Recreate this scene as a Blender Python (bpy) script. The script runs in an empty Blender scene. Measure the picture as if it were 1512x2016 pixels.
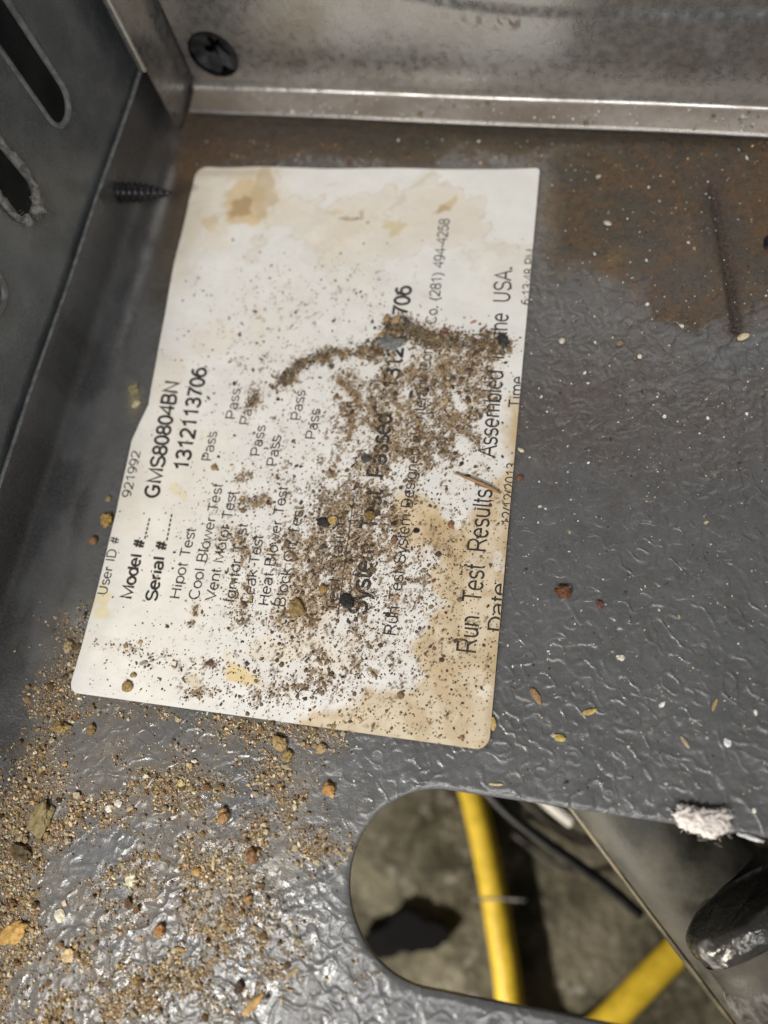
import bpy, math, random
import numpy as np
from mathutils import Matrix, Vector

rng = np.random.default_rng(7)
random.seed(7)
C = bpy.context.scene.collection
sc = bpy.context.scene
sc.unit_settings.system = 'METRIC'
sc.unit_settings.scale_length = 0.01            # one unit is one centimetre

# ------------------------------------------------------------------ camera
FPX, CX, CY = 1450.0, 756.0, 1008.0              # focal length and centre in photo pixels (1512 x 2016)
R = np.array([[0.9816763156, 0.1315844350, -0.1378301414],
              [-0.0852072258, 0.9500788806, 0.3001497114],
              [0.1704445367, -0.2829057389, 0.9438818797]])
CAM = np.array([0.0353509, 0.0667235, 11.2154847])
cd = bpy.data.cameras.new('camera')
cam = bpy.data.objects.new('camera', cd)
C.objects.link(cam)
M = np.eye(4); M[:3, :3] = R.T; M[:3, 3] = CAM
cam.matrix_world = Matrix(M.tolist())
cd.sensor_fit = 'VERTICAL'
cd.sensor_height = 240.0
cd.sensor_width = 180.0
cd.lens = FPX / 2016.0 * 240.0
cd.clip_start = 0.5
cd.clip_end = 400
cd.dof.use_dof = True
cd.dof.focus_distance = 11.3
cd.dof.aperture_fstop = cd.lens * 1e-3 / 0.31
sc.camera = cam

# ------------------------------------------------------------------ world and lamps
w = bpy.data.worlds.new('World'); sc.world = w; w.use_nodes = True
bgn = w.node_tree.nodes['Background']
bgn.inputs[0].default_value = (0.95, 0.97, 1.0, 1); bgn.inputs[1].default_value = 0.09
sc.view_settings.view_transform = 'Standard'
sc.view_settings.look = 'None'
sc.view_settings.exposure = 0.0
sc.view_settings.gamma = 1.0


def area_lamp(name, loc, target, size, power, col):
    l = bpy.data.lights.new(name, 'AREA'); l.shape = 'DISK'; l.size = size; l.energy = power; l.color = col
    o = bpy.data.objects.new(name, l); C.objects.link(o)
    o.location = loc
    o.rotation_euler = (Vector(target) - Vector(loc)).to_track_quat('-Z', 'Y').to_euler()
    return o


# hand torch held above the front of the cabinet; the other two lamps are added fill
area_lamp('torch', (-9.1, -12.0, 21.0), (-3.0, 3.0, 0), 1.4, 5000, (1.0, 0.97, 0.92))
area_lamp('overhead_fill', (12.0, -46.0, 70.0), (-1, 6.0, 0), 34, 36000, (1.0, 0.98, 0.95))  # added soft fill from above, not a fitting of the room
area_lamp('under_pan_fill', (-7.5, -15.0, -2.2), (0.8, -3.6, -12), 1.0, 5200, (1.0, 0.93, 0.80))  # added lamp that lights the ground seen through the oval hole

# ------------------------------------------------------------------ geometry helpers


def at(px, py, z=0.0):
    """Point where the sight line of a photo pixel meets the level z."""
    d = np.array([(px - CX) / FPX, -(py - CY) / FPX, -1.0]) @ R
    t = (z - CAM[2]) / d[2]
    return CAM + d * t


def atv(P, z=0.0):
    P = np.asarray(P, float)
    d = np.stack([(P[:, 0] - CX) / FPX, -(P[:, 1] - CY) / FPX, -np.ones(len(P))], 1) @ R
    return CAM + d * ((z - CAM[2]) / d[:, 2])[:, None]


def to_px(X):
    Xc = (X - CAM) @ R.T
    return np.stack([CX + FPX * Xc[..., 0] / -Xc[..., 2], CY - FPX * Xc[..., 1] / -Xc[..., 2]], -1)


def hash2(ix, iy, seed):
    h = (ix * 374761393 + iy * 668265263 + seed * 1442695041) & 0x7fffffff
    h = ((h ^ (h >> 13)) * 1274126177) & 0x7fffffff
    h = h ^ (h >> 16)
    return (h & 0xffff) / 65535.0


def vn(x, y, seed=0):
    x0 = np.floor(x).astype(np.int64); y0 = np.floor(y).astype(np.int64)
    fx = x - x0; fy = y - y0
    fx = fx * fx * (3 - 2 * fx); fy = fy * fy * (3 - 2 * fy)
    a = hash2(x0, y0, seed); b = hash2(x0 + 1, y0, seed); c = hash2(x0, y0 + 1, seed); d = hash2(x0 + 1, y0 + 1, seed)
    return (a * (1 - fx) + b * fx) * (1 - fy) + (c * (1 - fx) + d * fx) * fy


def fbm(x, y, seed=0, o=4, g=0.5):
    s = 0; a = 1; t = 0
    for k in range(o):
        s = s + a * vn(x * 2 ** k + 17.3 * k, y * 2 ** k - 9.1 * k, seed + k); t += a; a *= g
    return s / t


def sstep(a, b, x):
    t = np.clip((x - a) / (b - a), 0, 1)
    return t * t * (3 - 2 * t)


def seg_dist(P, A, B):
    A = np.array(A, float); B = np.array(B, float); d = B - A
    t = np.clip(((P - A) @ d) / (d @ d), 0, 1)
    return np.linalg.norm(P - (A + t[..., None] * d), axis=-1)


def line_dist(P, pts):
    r = np.full(P.shape[:-1], 1e9)
    for a, b in zip(pts[:-1], pts[1:]):
        r = np.minimum(r, seg_dist(P, a, b))
    return r


def poly_sd(P, pts):
    """signed distance to a polygon, negative inside"""
    pts = [np.array(p, float) for p in pts]
    d = line_dist(P, pts + [pts[0]])
    ins = np.zeros(P.shape[:-1], bool)
    x = P[..., 0]; y = P[..., 1]
    for a, b in zip(pts, pts[1:] + [pts[0]]):
        c = ((a[1] > y) != (b[1] > y))
        with np.errstate(divide='ignore', invalid='ignore'):
            xi = (b[0] - a[0]) * (y - a[1]) / (b[1] - a[1] + 1e-12) + a[0]
        ins ^= c & (x < xi)
    return np.where(ins, -d, d)


def blob(P, cx, cy, rx, ry, ang=0.0):
    a = math.radians(ang); dx = P[..., 0] - cx; dy = P[..., 1] - cy
    u = dx * math.cos(a) + dy * math.sin(a); v = -dx * math.sin(a) + dy * math.cos(a)
    return np.exp(-((u / rx) ** 2 + (v / ry) ** 2))


def link(name, me, mat=None, parent=None):
    o = bpy.data.objects.new(name, me); C.objects.link(o)
    if mat is not None and len(me.materials) == 0: me.materials.append(mat)
    if parent is not None: o.parent = parent
    return o


def mesh(name, V, F, mat=None, parent=None, col=None, smooth=True, extra=None):
    V = np.asarray(V, np.float32)
    me = bpy.data.meshes.new(name)
    if isinstance(F, np.ndarray):
        n, k = F.shape
        me.vertices.add(len(V)); me.vertices.foreach_set('co', V.ravel())
        me.loops.add(n * k); me.loops.foreach_set('vertex_index', F.astype(np.int32).ravel())
        me.polygons.add(n); me.polygons.foreach_set('loop_start', np.arange(0, n * k, k, dtype=np.int32))
        me.polygons.foreach_set('loop_total', np.full(n, k, np.int32))
        me.update(calc_edges=True)
    else:
        me.from_pydata(V.tolist(), [], [list(map(int, f)) for f in F])
    me.polygons.foreach_set('use_smooth', np.full(len(me.polygons), smooth))
    if col is not None:
        c = np.ones((len(V), 4), np.float32); c[:, :3] = col
        a = me.attributes.new('Col', 'FLOAT_COLOR', 'POINT'); a.data.foreach_set('color', c.ravel())
    for k, v in (extra or {}).items():
        a = me.attributes.new(k, 'FLOAT', 'POINT'); a.data.foreach_set('value', np.asarray(v, np.float32))
    me.update()
    return link(name, me, mat, parent)


def tag(o, label=None, cat=None, group=None, kind=None):
    if label: o['label'] = label
    if cat: o['category'] = cat
    if group: o['group'] = group
    if kind: o['kind'] = kind
    return o


def empty(name, loc, label, cat, group=None):
    o = bpy.data.objects.new(name, None); C.objects.link(o); o.location = loc
    o.empty_display_size = 0.3
    return tag(o, label, cat, group)


def grid_faces(nx, ny):
    i = np.arange(nx * ny).reshape(nx, ny)
    return np.stack([i[:-1, :-1].ravel(), i[1:, :-1].ravel(), i[1:, 1:].ravel(), i[:-1, 1:].ravel()], 1)


def cut_grid(P, nx, ny, sdf, h):
    """P (n,2) grid points; keep where sdf > 0 and pull the border points onto the outline"""
    d = sdf(P)
    F = grid_faces(nx, ny)
    keep = (d[F] > 0).any(1)
    F = F[keep]
    used = np.zeros(len(P), bool); used[F.ravel()] = True
    mv = used & (d < 0)
    Q = P.copy()
    for _ in range(3):
        q = Q[mv]; dd = sdf(q); e = h * 0.05
        g = np.stack([sdf(q + [e, 0]) - sdf(q - [e, 0]), sdf(q + [0, e]) - sdf(q - [0, e])], 1) / (2 * e)
        g /= np.maximum(np.linalg.norm(g, axis=1, keepdims=True), 1e-6)
        Q[mv] = q - g * dd[:, None]
    idx = np.cumsum(used) - 1
    return Q[used], idx[F], used


def tube(pts, r, n=12, cap=True):
    pts = np.asarray(pts, float); m = len(pts)
    r = np.broadcast_to(np.asarray(r, float), (m,))
    T = np.gradient(pts, axis=0); T /= np.linalg.norm(T, axis=1, keepdims=True)
    up = np.array([0, 0, 1.0]) if abs(T[0, 2]) < 0.9 else np.array([1.0, 0, 0])
    V = []
    for i in range(m):
        a = np.cross(T[i], up); a /= np.linalg.norm(a); b = np.cross(a, T[i]); up = b
        th = np.arange(n) * 2 * math.pi / n
        V.append(pts[i] + r[i] * (np.cos(th)[:, None] * a + np.sin(th)[:, None] * b))
    V = np.concatenate(V)
    F = []
    for i in range(m - 1):
        for k in range(n):
            F.append((i * n + k, i * n + (k + 1) % n, (i + 1) * n + (k + 1) % n, (i + 1) * n + k))
    if cap:
        F.append(tuple(range(n - 1, -1, -1))); F.append(tuple(range((m - 1) * n, m * n)))
    return V, F


def spline(pts, n=40):
    pts = np.asarray(pts, float); k = len(pts)
    P = np.vstack([2 * pts[0] - pts[1], pts, 2 * pts[-1] - pts[-2]])
    out = []
    for t in np.linspace(0, k - 1, n):
        i = min(int(t), k - 2); f = t - i
        a, b, c, d = P[i:i + 4]
        out.append(0.5 * (2 * b + (c - a) * f + (2 * a - 5 * b + 4 * c - d) * f * f + (3 * b - a - 3 * c + d) * f ** 3))
    return np.array(out)


def sphere(sub):
    import bmesh
    bm = bmesh.new(); bmesh.ops.create_icosphere(bm, subdivisions=sub, radius=1)
    bm.verts.ensure_lookup_table()
    V = np.array([v.co[:] for v in bm.verts]); F = np.array([[v.index for v in f.verts] for f in bm.faces])
    bm.free(); return V, F


S1, S2, S3, S4 = (sphere(k) for k in (1, 2, 3, 4))


def n3(V, f, seed):
    x, y, z = V[:, 0] * f, V[:, 1] * f, V[:, 2] * f
    return (vn(x + 5.1, y + 1.7 * z, seed) + vn(y - 3.3, z + 1.3 * x, seed + 1) + vn(z + 7.7, x - 1.9 * y, seed + 2)) / 3 - 0.5


# ------------------------------------------------------------------ materials
class Mat:
    def __init__(self, name, rough=0.5, metal=0.0, col=(.5, .5, .5), spec=0.5):
        self.m = bpy.data.materials.new(name); self.m.use_nodes = True
        self.t = self.m.node_tree; self.b = self.t.nodes['Principled BSDF']
        self.b.inputs['Roughness'].default_value = rough; self.b.inputs['Metallic'].default_value = metal
        self.b.inputs['Base Color'].default_value = (*col, 1); self.b.inputs['Specular IOR Level'].default_value = spec
        self.co = self.t.nodes.new('ShaderNodeTexCoord').outputs['Object']

    def n(self, typ, **k):
        nd = self.t.nodes.new(typ)
        for a, v in k.items():
            if a.startswith('i_'):
                nd.inputs[a[2:].replace('_', ' ')].default_value = v
            else: setattr(nd, a, v)
        return nd

    def l(self, a, b): self.t.links.new(a, b)

    def attr(self, name):
        return self.n('ShaderNodeAttribute', attribute_name=name)

    def noise(self, scale, detail=3, rough=0.5, vec=None, dist=0.0):
        nd = self.n('ShaderNodeTexNoise', i_Scale=scale, i_Detail=detail, i_Roughness=rough, i_Distortion=dist)
        self.l(vec or self.co, nd.inputs['Vector']); return nd

    def ramp(self, sock, a, b, lo=0.0, hi=1.0):
        nd = self.n('ShaderNodeMapRange', interpolation_type='SMOOTHSTEP')
        self.l(sock, nd.inputs['Value'])
        for k, v in zip(('From Min', 'From Max', 'To Min', 'To Max'), (a, b, lo, hi)): nd.inputs[k].default_value = v
        return nd.outputs[0]

    def math(self, op, a, b=None):
        nd = self.n('ShaderNodeMath', operation=op)
        for i, s in enumerate((a, b)):
            if s is None: continue
            if isinstance(s, (int, float)): nd.inputs[i].default_value = s
            else: self.l(s, nd.inputs[i])
        return nd.outputs[0]

    def mix(self, f, a, b):
        nd = self.n('ShaderNodeMix', data_type='RGBA')
        for s, i in ((f, 0), (a, 6), (b, 7)):
            if isinstance(s, (int, float)): nd.inputs[i].default_value = s
            elif isinstance(s, tuple): nd.inputs[i].default_value = (*s, 1)
            else: self.l(s, nd.inputs[i])
        return nd.outputs[2]

    def bump(self, h, dist, strength=1.0, prev=None):
        nd = self.n('ShaderNodeBump', i_Distance=dist, i_Strength=strength)
        self.l(h, nd.inputs['Height'])
        if prev is not None: self.l(prev, nd.inputs['Normal'])
        return nd.outputs[0]

    def set(self, key, s): self.l(s, self.b.inputs[key])


def mat_paint(name, base=None):
    m = Mat(name, 0.36, 0, base or (.085, .085, .088), 0.5)
    if base is None:
        a = m.attr('Col'); c = a.outputs['Color']
    else:
        nz = m.noise(1.6, 6, 0.6); c = m.mix(m.ramp(nz.outputs[0], .35, .7), tuple(x * .72 for x in base), tuple(x * 1.2 for x in base))
    f = m.noise(26, 3, 0.6)
    c = m.mix(m.ramp(f.outputs[0], .35, .75, 0.0, 0.35), c, tuple([0.16, 0.155, 0.15] if base is None else [x * 2.0 for x in base]))
    m.set('Base Color', c)
    # wrinkle of the powder coat: meandering ridges over a smooth orange peel
    w1 = m.noise(2.5, 1.0, 0.4, dist=0.25); w2 = m.noise(3.6, 0.6, 0.4)
    r1 = m.ramp(m.math('ABSOLUTE', m.math('SUBTRACT', w1.outputs[0], 0.5)), 0.0, 0.085, 1, 0)
    r2 = m.ramp(m.math('ABSOLUTE', m.math('SUBTRACT', w2.outputs[0], 0.47)), 0.0, 0.09, 1, 0)
    gate = m.noise(1.1, 2, 0.5)
    ridge = m.math('MAXIMUM', m.math('MULTIPLY', r1, m.ramp(gate.outputs[0], .34, .54)), m.math('MULTIPLY', r2, m.ramp(gate.outputs[0], .62, .46)))
    soft = m.noise(5.4, 1.3, 0.45, dist=0.25)
    h = m.math('ADD', m.math('MULTIPLY', ridge, 0.25), m.math('MULTIPLY', soft.outputs[0], .78))
    if base is None: h = m.math('MULTIPLY', h, m.attr('Relief').outputs['Fac'])
    b = m.bump(h, 0.040 if base is None else 0.003)
    fine = m.noise(34, 2, 0.5)
    b = m.bump(fine.outputs[0], 0.0038, 1, b)
    m.set('Normal', b)
    rn = m.noise(1.5, 5, .65)
    ro = m.ramp(rn.outputs[0], .32, .68, .19, .40)
    if base is None:
        d = m.attr('Dust').outputs['Fac']
        ro = m.math('MAXIMUM', ro, m.math('MULTIPLY', d, 0.9))
    m.set('Roughness', ro)
    return m.m


def mat_attr(name, rough, spec=0.35, var=0.25, vs=14, bump=0.01, sss=0):
    m = Mat(name, rough, 0, (.5, .5, .5), spec)
    a = m.attr('Col'); nz = m.noise(vs, 3, 0.6)
    hs = m.n('ShaderNodeHueSaturation', i_Saturation=.96); m.l(a.outputs['Color'], hs.inputs['Color'])
    m.l(m.ramp(nz.outputs[0], .25, .75, 1 - var, 1 + var), hs.inputs['Value'])
    m.set('Base Color', hs.outputs[0])
    if bump: m.set('Normal', m.bump(nz.outputs[0], bump))
    return m.m


def mat_plain(name, col, rough=0.5, metal=0.0, spec=0.5, vs=6.0, var=0.25, bump=0.0, col2=None):
    m = Mat(name, rough, metal, col, spec)
    nz = m.noise(vs, 4, 0.6)
    m.set('Base Color', m.mix(m.ramp(nz.outputs[0], .3, .7), tuple(x * (1 - var) for x in col), col2 or tuple(min(1, x * (1 + var)) for x in col)))
    m.set('Roughness', m.ramp(nz.outputs[0], .3, .7, max(.05, rough - .08), rough + .08))
    if bump: m.set('Normal', m.bump(nz.outputs[0], bump))
    return m.m


def mat_galv():
    m = Mat('galvanised_steel', 0.38, 0.9, (.5, .48, .46))
    big = m.noise(0.8, 3, 0.6); mid = m.noise(7.0, 3, 0.6, dist=0.15); fine = m.noise(26, 3, 0.65)
    c = m.mix(m.ramp(mid.outputs[0], .3, .72), (.42, .412, .402), (.55, .542, .53))
    c = m.mix(m.ramp(big.outputs[0], .5, .72, 0, .45), c, (.33, .30, .26))
    a = m.attr('Rust').outputs['Fac']
    c = m.mix(a, c, (.13, .085, .045))
    pit = m.ramp(fine.outputs[0], .68, .78, 0, .45)
    c = m.mix(pit, c, (.16, .14, .12))
    m.set('Base Color', c)
    ro = m.ramp(mid.outputs[0], .3, .75, .24, .40)
    m.set('Roughness', m.math('MAXIMUM', ro, m.math('MULTIPLY', a, .8)))
    m.set('Metallic', m.math('SUBTRACT', 0.92, m.math('MULTIPLY', a, .75)))
    h = m.math('ADD', m.math('MULTIPLY', mid.outputs[0], .6), m.math('MULTIPLY', fine.outputs[0], .16))
    m.set('Normal', m.bump(h, 0.010))
    return m.m


def mat_paper():
    m = Mat('label_paper', 0.42, 0, (.8, .8, .8), 0.35)
    a = m.attr('Col'); nz = m.noise(2.2, 5, 0.6)
    hs = m.n('ShaderNodeHueSaturation'); m.l(a.outputs['Color'], hs.inputs['Color'])
    m.l(m.ramp(nz.outputs[0], .25, .75, .95, 1.03), hs.inputs['Value'])
    m.set('Base Color', hs.outputs[0])
    d = m.attr('Dust').outputs['Fac']
    m.set('Roughness', m.math('ADD', 0.42, m.math('MULTIPLY', d, 0.4)))
    f = m.noise(1.3, 3, .5)
    b = m.bump(f.outputs[0], 0.05)
    g = m.noise(40, 2, .5)
    m.set('Normal', m.bump(g.outputs[0], 0.0015, 1, b))
    return m.m


def mat_ink():
    m = Mat('printed_ink', 0.55, 0, (.03, .028, .028), 0.3)
    nz = m.noise(5.0, 4, .7); fn = m.noise(30, 3, .6)
    c = m.mix(m.ramp(nz.outputs[0], .58, .75, 0, .45), (.030, .027, .026), (.30, .26, .21))
    c = m.mix(m.ramp(fn.outputs[0], .60, .70, 0, .6), c, (.42, .37, .30))
    m.set('Base Color', c); return m.m


def mat_concrete():
    m = Mat('dirty_concrete', 0.85, 0, (.2, .19, .16), .3)
    a = m.noise(0.42, 5, .62, dist=.5); b = m.noise(2.1, 5, .65); d = m.noise(9, 3, .6)
    c = m.mix(m.ramp(a.outputs[0], .36, .64), (.040, .036, .022), (.165, .15, .108))
    c = m.mix(m.ramp(b.outputs[0], .54, .70, 0, .75), c, (.34, .315, .28))
    c = m.mix(m.ramp(b.outputs[0], .25, .42, .7, 0), c, (.05, .043, .03))
    m.set('Base Color', c)
    m.set('Normal', m.bump(m.math('ADD', b.outputs[0], m.math('MULTIPLY', d.outputs[0], .3)), .25))
    return m.m


def mat_clear():
    m = Mat('scuffed_metal', 0.26, 0.35, (.05, .047, .042), .6)
    nz = m.noise(3.5, 4, .6, dist=1.0); dn = m.noise(1.5, 4, .6)
    m.set('Base Color', m.mix(m.ramp(dn.outputs[0], .50, .66), (.045, .043, .040), (.17, .17, .172)))
    m.set('Roughness', m.ramp(dn.outputs[0], .48, .64, .18, .55))
    m.set('Normal', m.bump(nz.outputs[0], .05)); return m.m


PAINT = mat_paint('grey_wrinkle_paint')
PANEL = mat_paint('dark_panel_paint', (.098, .107, .112))
RIMPAINT = mat_plain('pale_paint_edge', (.15, .155, .155), .5, 0, .5, 7, .35)  # paler than the panel it edges
GALV = mat_galv()
PAPER = mat_paper()
INK = mat_ink()
GRIT = mat_attr('grit', 0.62, .4, .35, 30, .006)
CHIP = mat_attr('crumb_surface', 0.6, .35, .35, 16, .02)
CONC = mat_concrete()
BLACKOX = mat_plain('black_oxide_steel', (.022, .022, .024), .34, .35, .5, 12, .4, .006)
YELLOW = mat_plain('yellow_rubber_jacket', (.58, .40, .03), .45, 0, .4, 3, .15)
BLACKRUB = mat_plain('black_rubber', (.012, .012, .012), .55, 0, .4, 3, .3)
WHITEPL = mat_plain('white_plastic', (.62, .60, .57), .5, 0, .4, 3, .12)
BRACKET = mat_plain('stained_grey_metal', (.034, .031, .022), .6, 0, .3, 1.3, .5, .02, (.085, .078, .06))
EDGE = mat_plain('bare_metal_edge', (.085, .07, .04), .5, .3, .5, 4, .5)
PIPE = mat_plain("grimy_pipe", (.032, .026, .019), .6, 0, .4, 2.2, .5, .03)
LINT = mat_plain('grey_lint', (.24, .235, .225), .95, 0, .1, 9, .35, .06)
FLUFF = mat_plain('white_insulation_fluff', (.72, .66, .62), .95, 0, .1, 7, .15, .05)
FILM = mat_clear()
FOLD = mat_plain('film_crease', (.34, .35, .37), .18, 0, .8, 6, .2)
VOID = mat_plain('void_black', (.0045, .0045, .005), .9, 0, .1, 6, .5)
BLADE = mat_plain('louver_metal', (.26, .25, .22), .5, .2, .5, 1.5, .4)
TEAL = mat_plain('outer_jacket_paint', (.075, .085, .085), .55, 0, .4, 1.2, .3)

# ------------------------------------------------------------------ the ground below
gv = []
nx = ny = 70
X, Y = np.meshgrid(np.linspace(-40, 40, nx), np.linspace(-40, 40, ny), indexing='ij')
Z = -12.25 + 0.18 * fbm(X * .5, Y * .5, 90, 4)
tag(mesh('concrete_ground', np.stack([X.ravel(), Y.ravel(), Z.ravel()], 1), grid_faces(nx, ny), CONC), kind='structure')

# outline and relief of the paper label, needed by the painted contact shadow and grime round it
EY = [-.3, .03, .758, 1.424, 1.938, 3.0, 3.7, 4.31, 4.655, 5.0, 5.6, 6.43, 7.73, 9.34, 10.1, 10.4]
EX = [-6.56, -6.556, -6.531, -6.535, -6.545, -6.545, -6.585, -6.60, -6.52, -6.42, -6.45, -6.52, -6.585, -6.65, -6.63, -6.63]
LW, LH = 6.57, 10.16


def left_edge(y): return np.interp(y, EY, EX)


def lab_h(x, y):
    e = left_edge(y)
    u = x - e
    lift = np.exp(-(u / .42) ** 2) * (.035 + .03 * np.sin(y * 1.15 + .4) + .02 * np.sin(y * 2.6))
    wv = .050 * (fbm(x * .6, y * .6, 201, 3) - .5) + .012 * np.sin((x * 1.1 + y * .35) * 2.1) * np.exp(-((x + 5.5) / 1.6) ** 2)
    wv = wv + .022 * np.exp(-((y - 10.1) / .5) ** 2) * (.5 + .5 * np.sin(x * 2.3 + 1)) * sstep(-1.5, -2.5, x)
    crease = .03 * np.exp(-(np.abs((x + 6.2) * .9 - (y - 1.0) * .25) / .10) ** 2) * blob(np.stack([x, y], -1), -6.2, .9, .7, .6)
    cor = .05 * blob(np.stack([x, y], -1), 0, 0, .5, .5) + .04 * blob(np.stack([x, y], -1), 0, 10.1, .45, .45) + .05 * blob(np.stack([x, y], -1), -6.5, 0, .5, .4)
    return .032 + lift + wv + crease + cor


def lab_sd(P):
    x, y = P[..., 0], P[..., 1]
    e = left_edge(y)
    # rounded rectangle with a radius of its own at each corner
    cx = np.where(x > -3.2, 1, 0); cyy = np.where(y > 5, 1, 0)
    r = np.where(cx == 1, np.where(cyy == 1, .07, .20), np.where(cyy == 1, .24, .16))
    dxr = np.where(cx == 1, -x, x - e); dyr = np.where(cyy == 1, LH - y, y - 0)
    a = r - dxr; b = r - dyr
    corner = (a > 0) & (b > 0)
    return np.where(corner, r - np.hypot(a, b), np.minimum(dxr, dyr))


# ------------------------------------------------------------------ furnace cabinet
YAW = 0.0443                                     # the walls run slightly askew to the label and the oval hole
DF = -7.896


def xf(y): return DF + YAW * y                   # upturned flange of the pan


cab = empty('furnace_cabinet', (0, 0, 0), 'grey painted furnace cabinet corner with slotted side wall and galvanised back panel', 'cabinet')
X0 = -6.95
HB = 0.62


def pan_z(x, y):
    a = X0 - xf(y)
    t = np.clip((X0 - x) / a, 0, 0.995)
    return HB * (1 - np.sqrt(1 - t ** 2.2))


# oval hole: straight edges at y = HT and HBm, round left end
HY, HR, HXL, HXR = -1.865, 1.255, -0.52, 6.6


def hole_sd(P):
    dx = np.minimum(P[..., 0] - HXL, 0) + np.maximum(P[..., 0] - HXR, 0)
    return np.hypot(dx, P[..., 1] - HY) - HR


def grit_density(P):
    """how thick the grit lies on the pan, in photo pixels"""
    q = P / 55.0
    n1 = fbm(q[..., 0], q[..., 1], 3, 4); n2 = fbm(q[..., 0] * 3, q[..., 1] * 3, 8, 3)
    d = np.zeros(P.shape[:-1])
    for pts, wd, a in ((((150, 1260), (110, 1370), (95, 1480), (40, 1600)), 42, 1.0),
                       (((60, 1590), (170, 1590), (300, 1570), (370, 1545), (430, 1600), (500, 1650)), 34, 1.15),
                       (((130, 1400), (330, 1400), (480, 1440), (660, 1450)), 22, .55),
                       (((10, 1620), (60, 1600), (110, 1640), (60, 1670)), 46, 1.1),
                       (((0, 1720), (30, 1850), (0, 1950)), 55, 1.0),
                       (((90, 1960), (200, 1960), (330, 1930)), 60, .75),
                       (((520, 1510), (560, 1560), (570, 1640)), 26, .8),
                       (((560, 1650), (660, 1690)), 34, .75),
                       (((545, 1470), (540, 1500)), 26, .9),
                       (((210, 1740), (320, 1700), (470, 1690)), 45, .55),
                       (((190, 1880), (330, 1880), (480, 1850)), 70, .5)):
        r = line_dist(P, pts)
        d = d + a * np.exp(-(r / wd) ** 2)
    d = d + .24 * blob(P, 300, 1880, 330, 170) + .16 * blob(P, 330, 1560, 330, 150)
    d = d * (1 - .75 * blob(P, 170, 1790, 70, 60)) * (1 - .6 * blob(P, 200, 1680, 90, 40, -20))
    d = d * sstep(.36, .62, n1) * 1.35 * (.35 + 1.1 * sstep(.4, .62, n2)) + .12 * d
    # grit gathers under the lower edge of the label and in the bend
    d = d + .05 * blob(P, 230, 1150, 60, 250)
    return np.clip(d, 0, 1.4)


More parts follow.
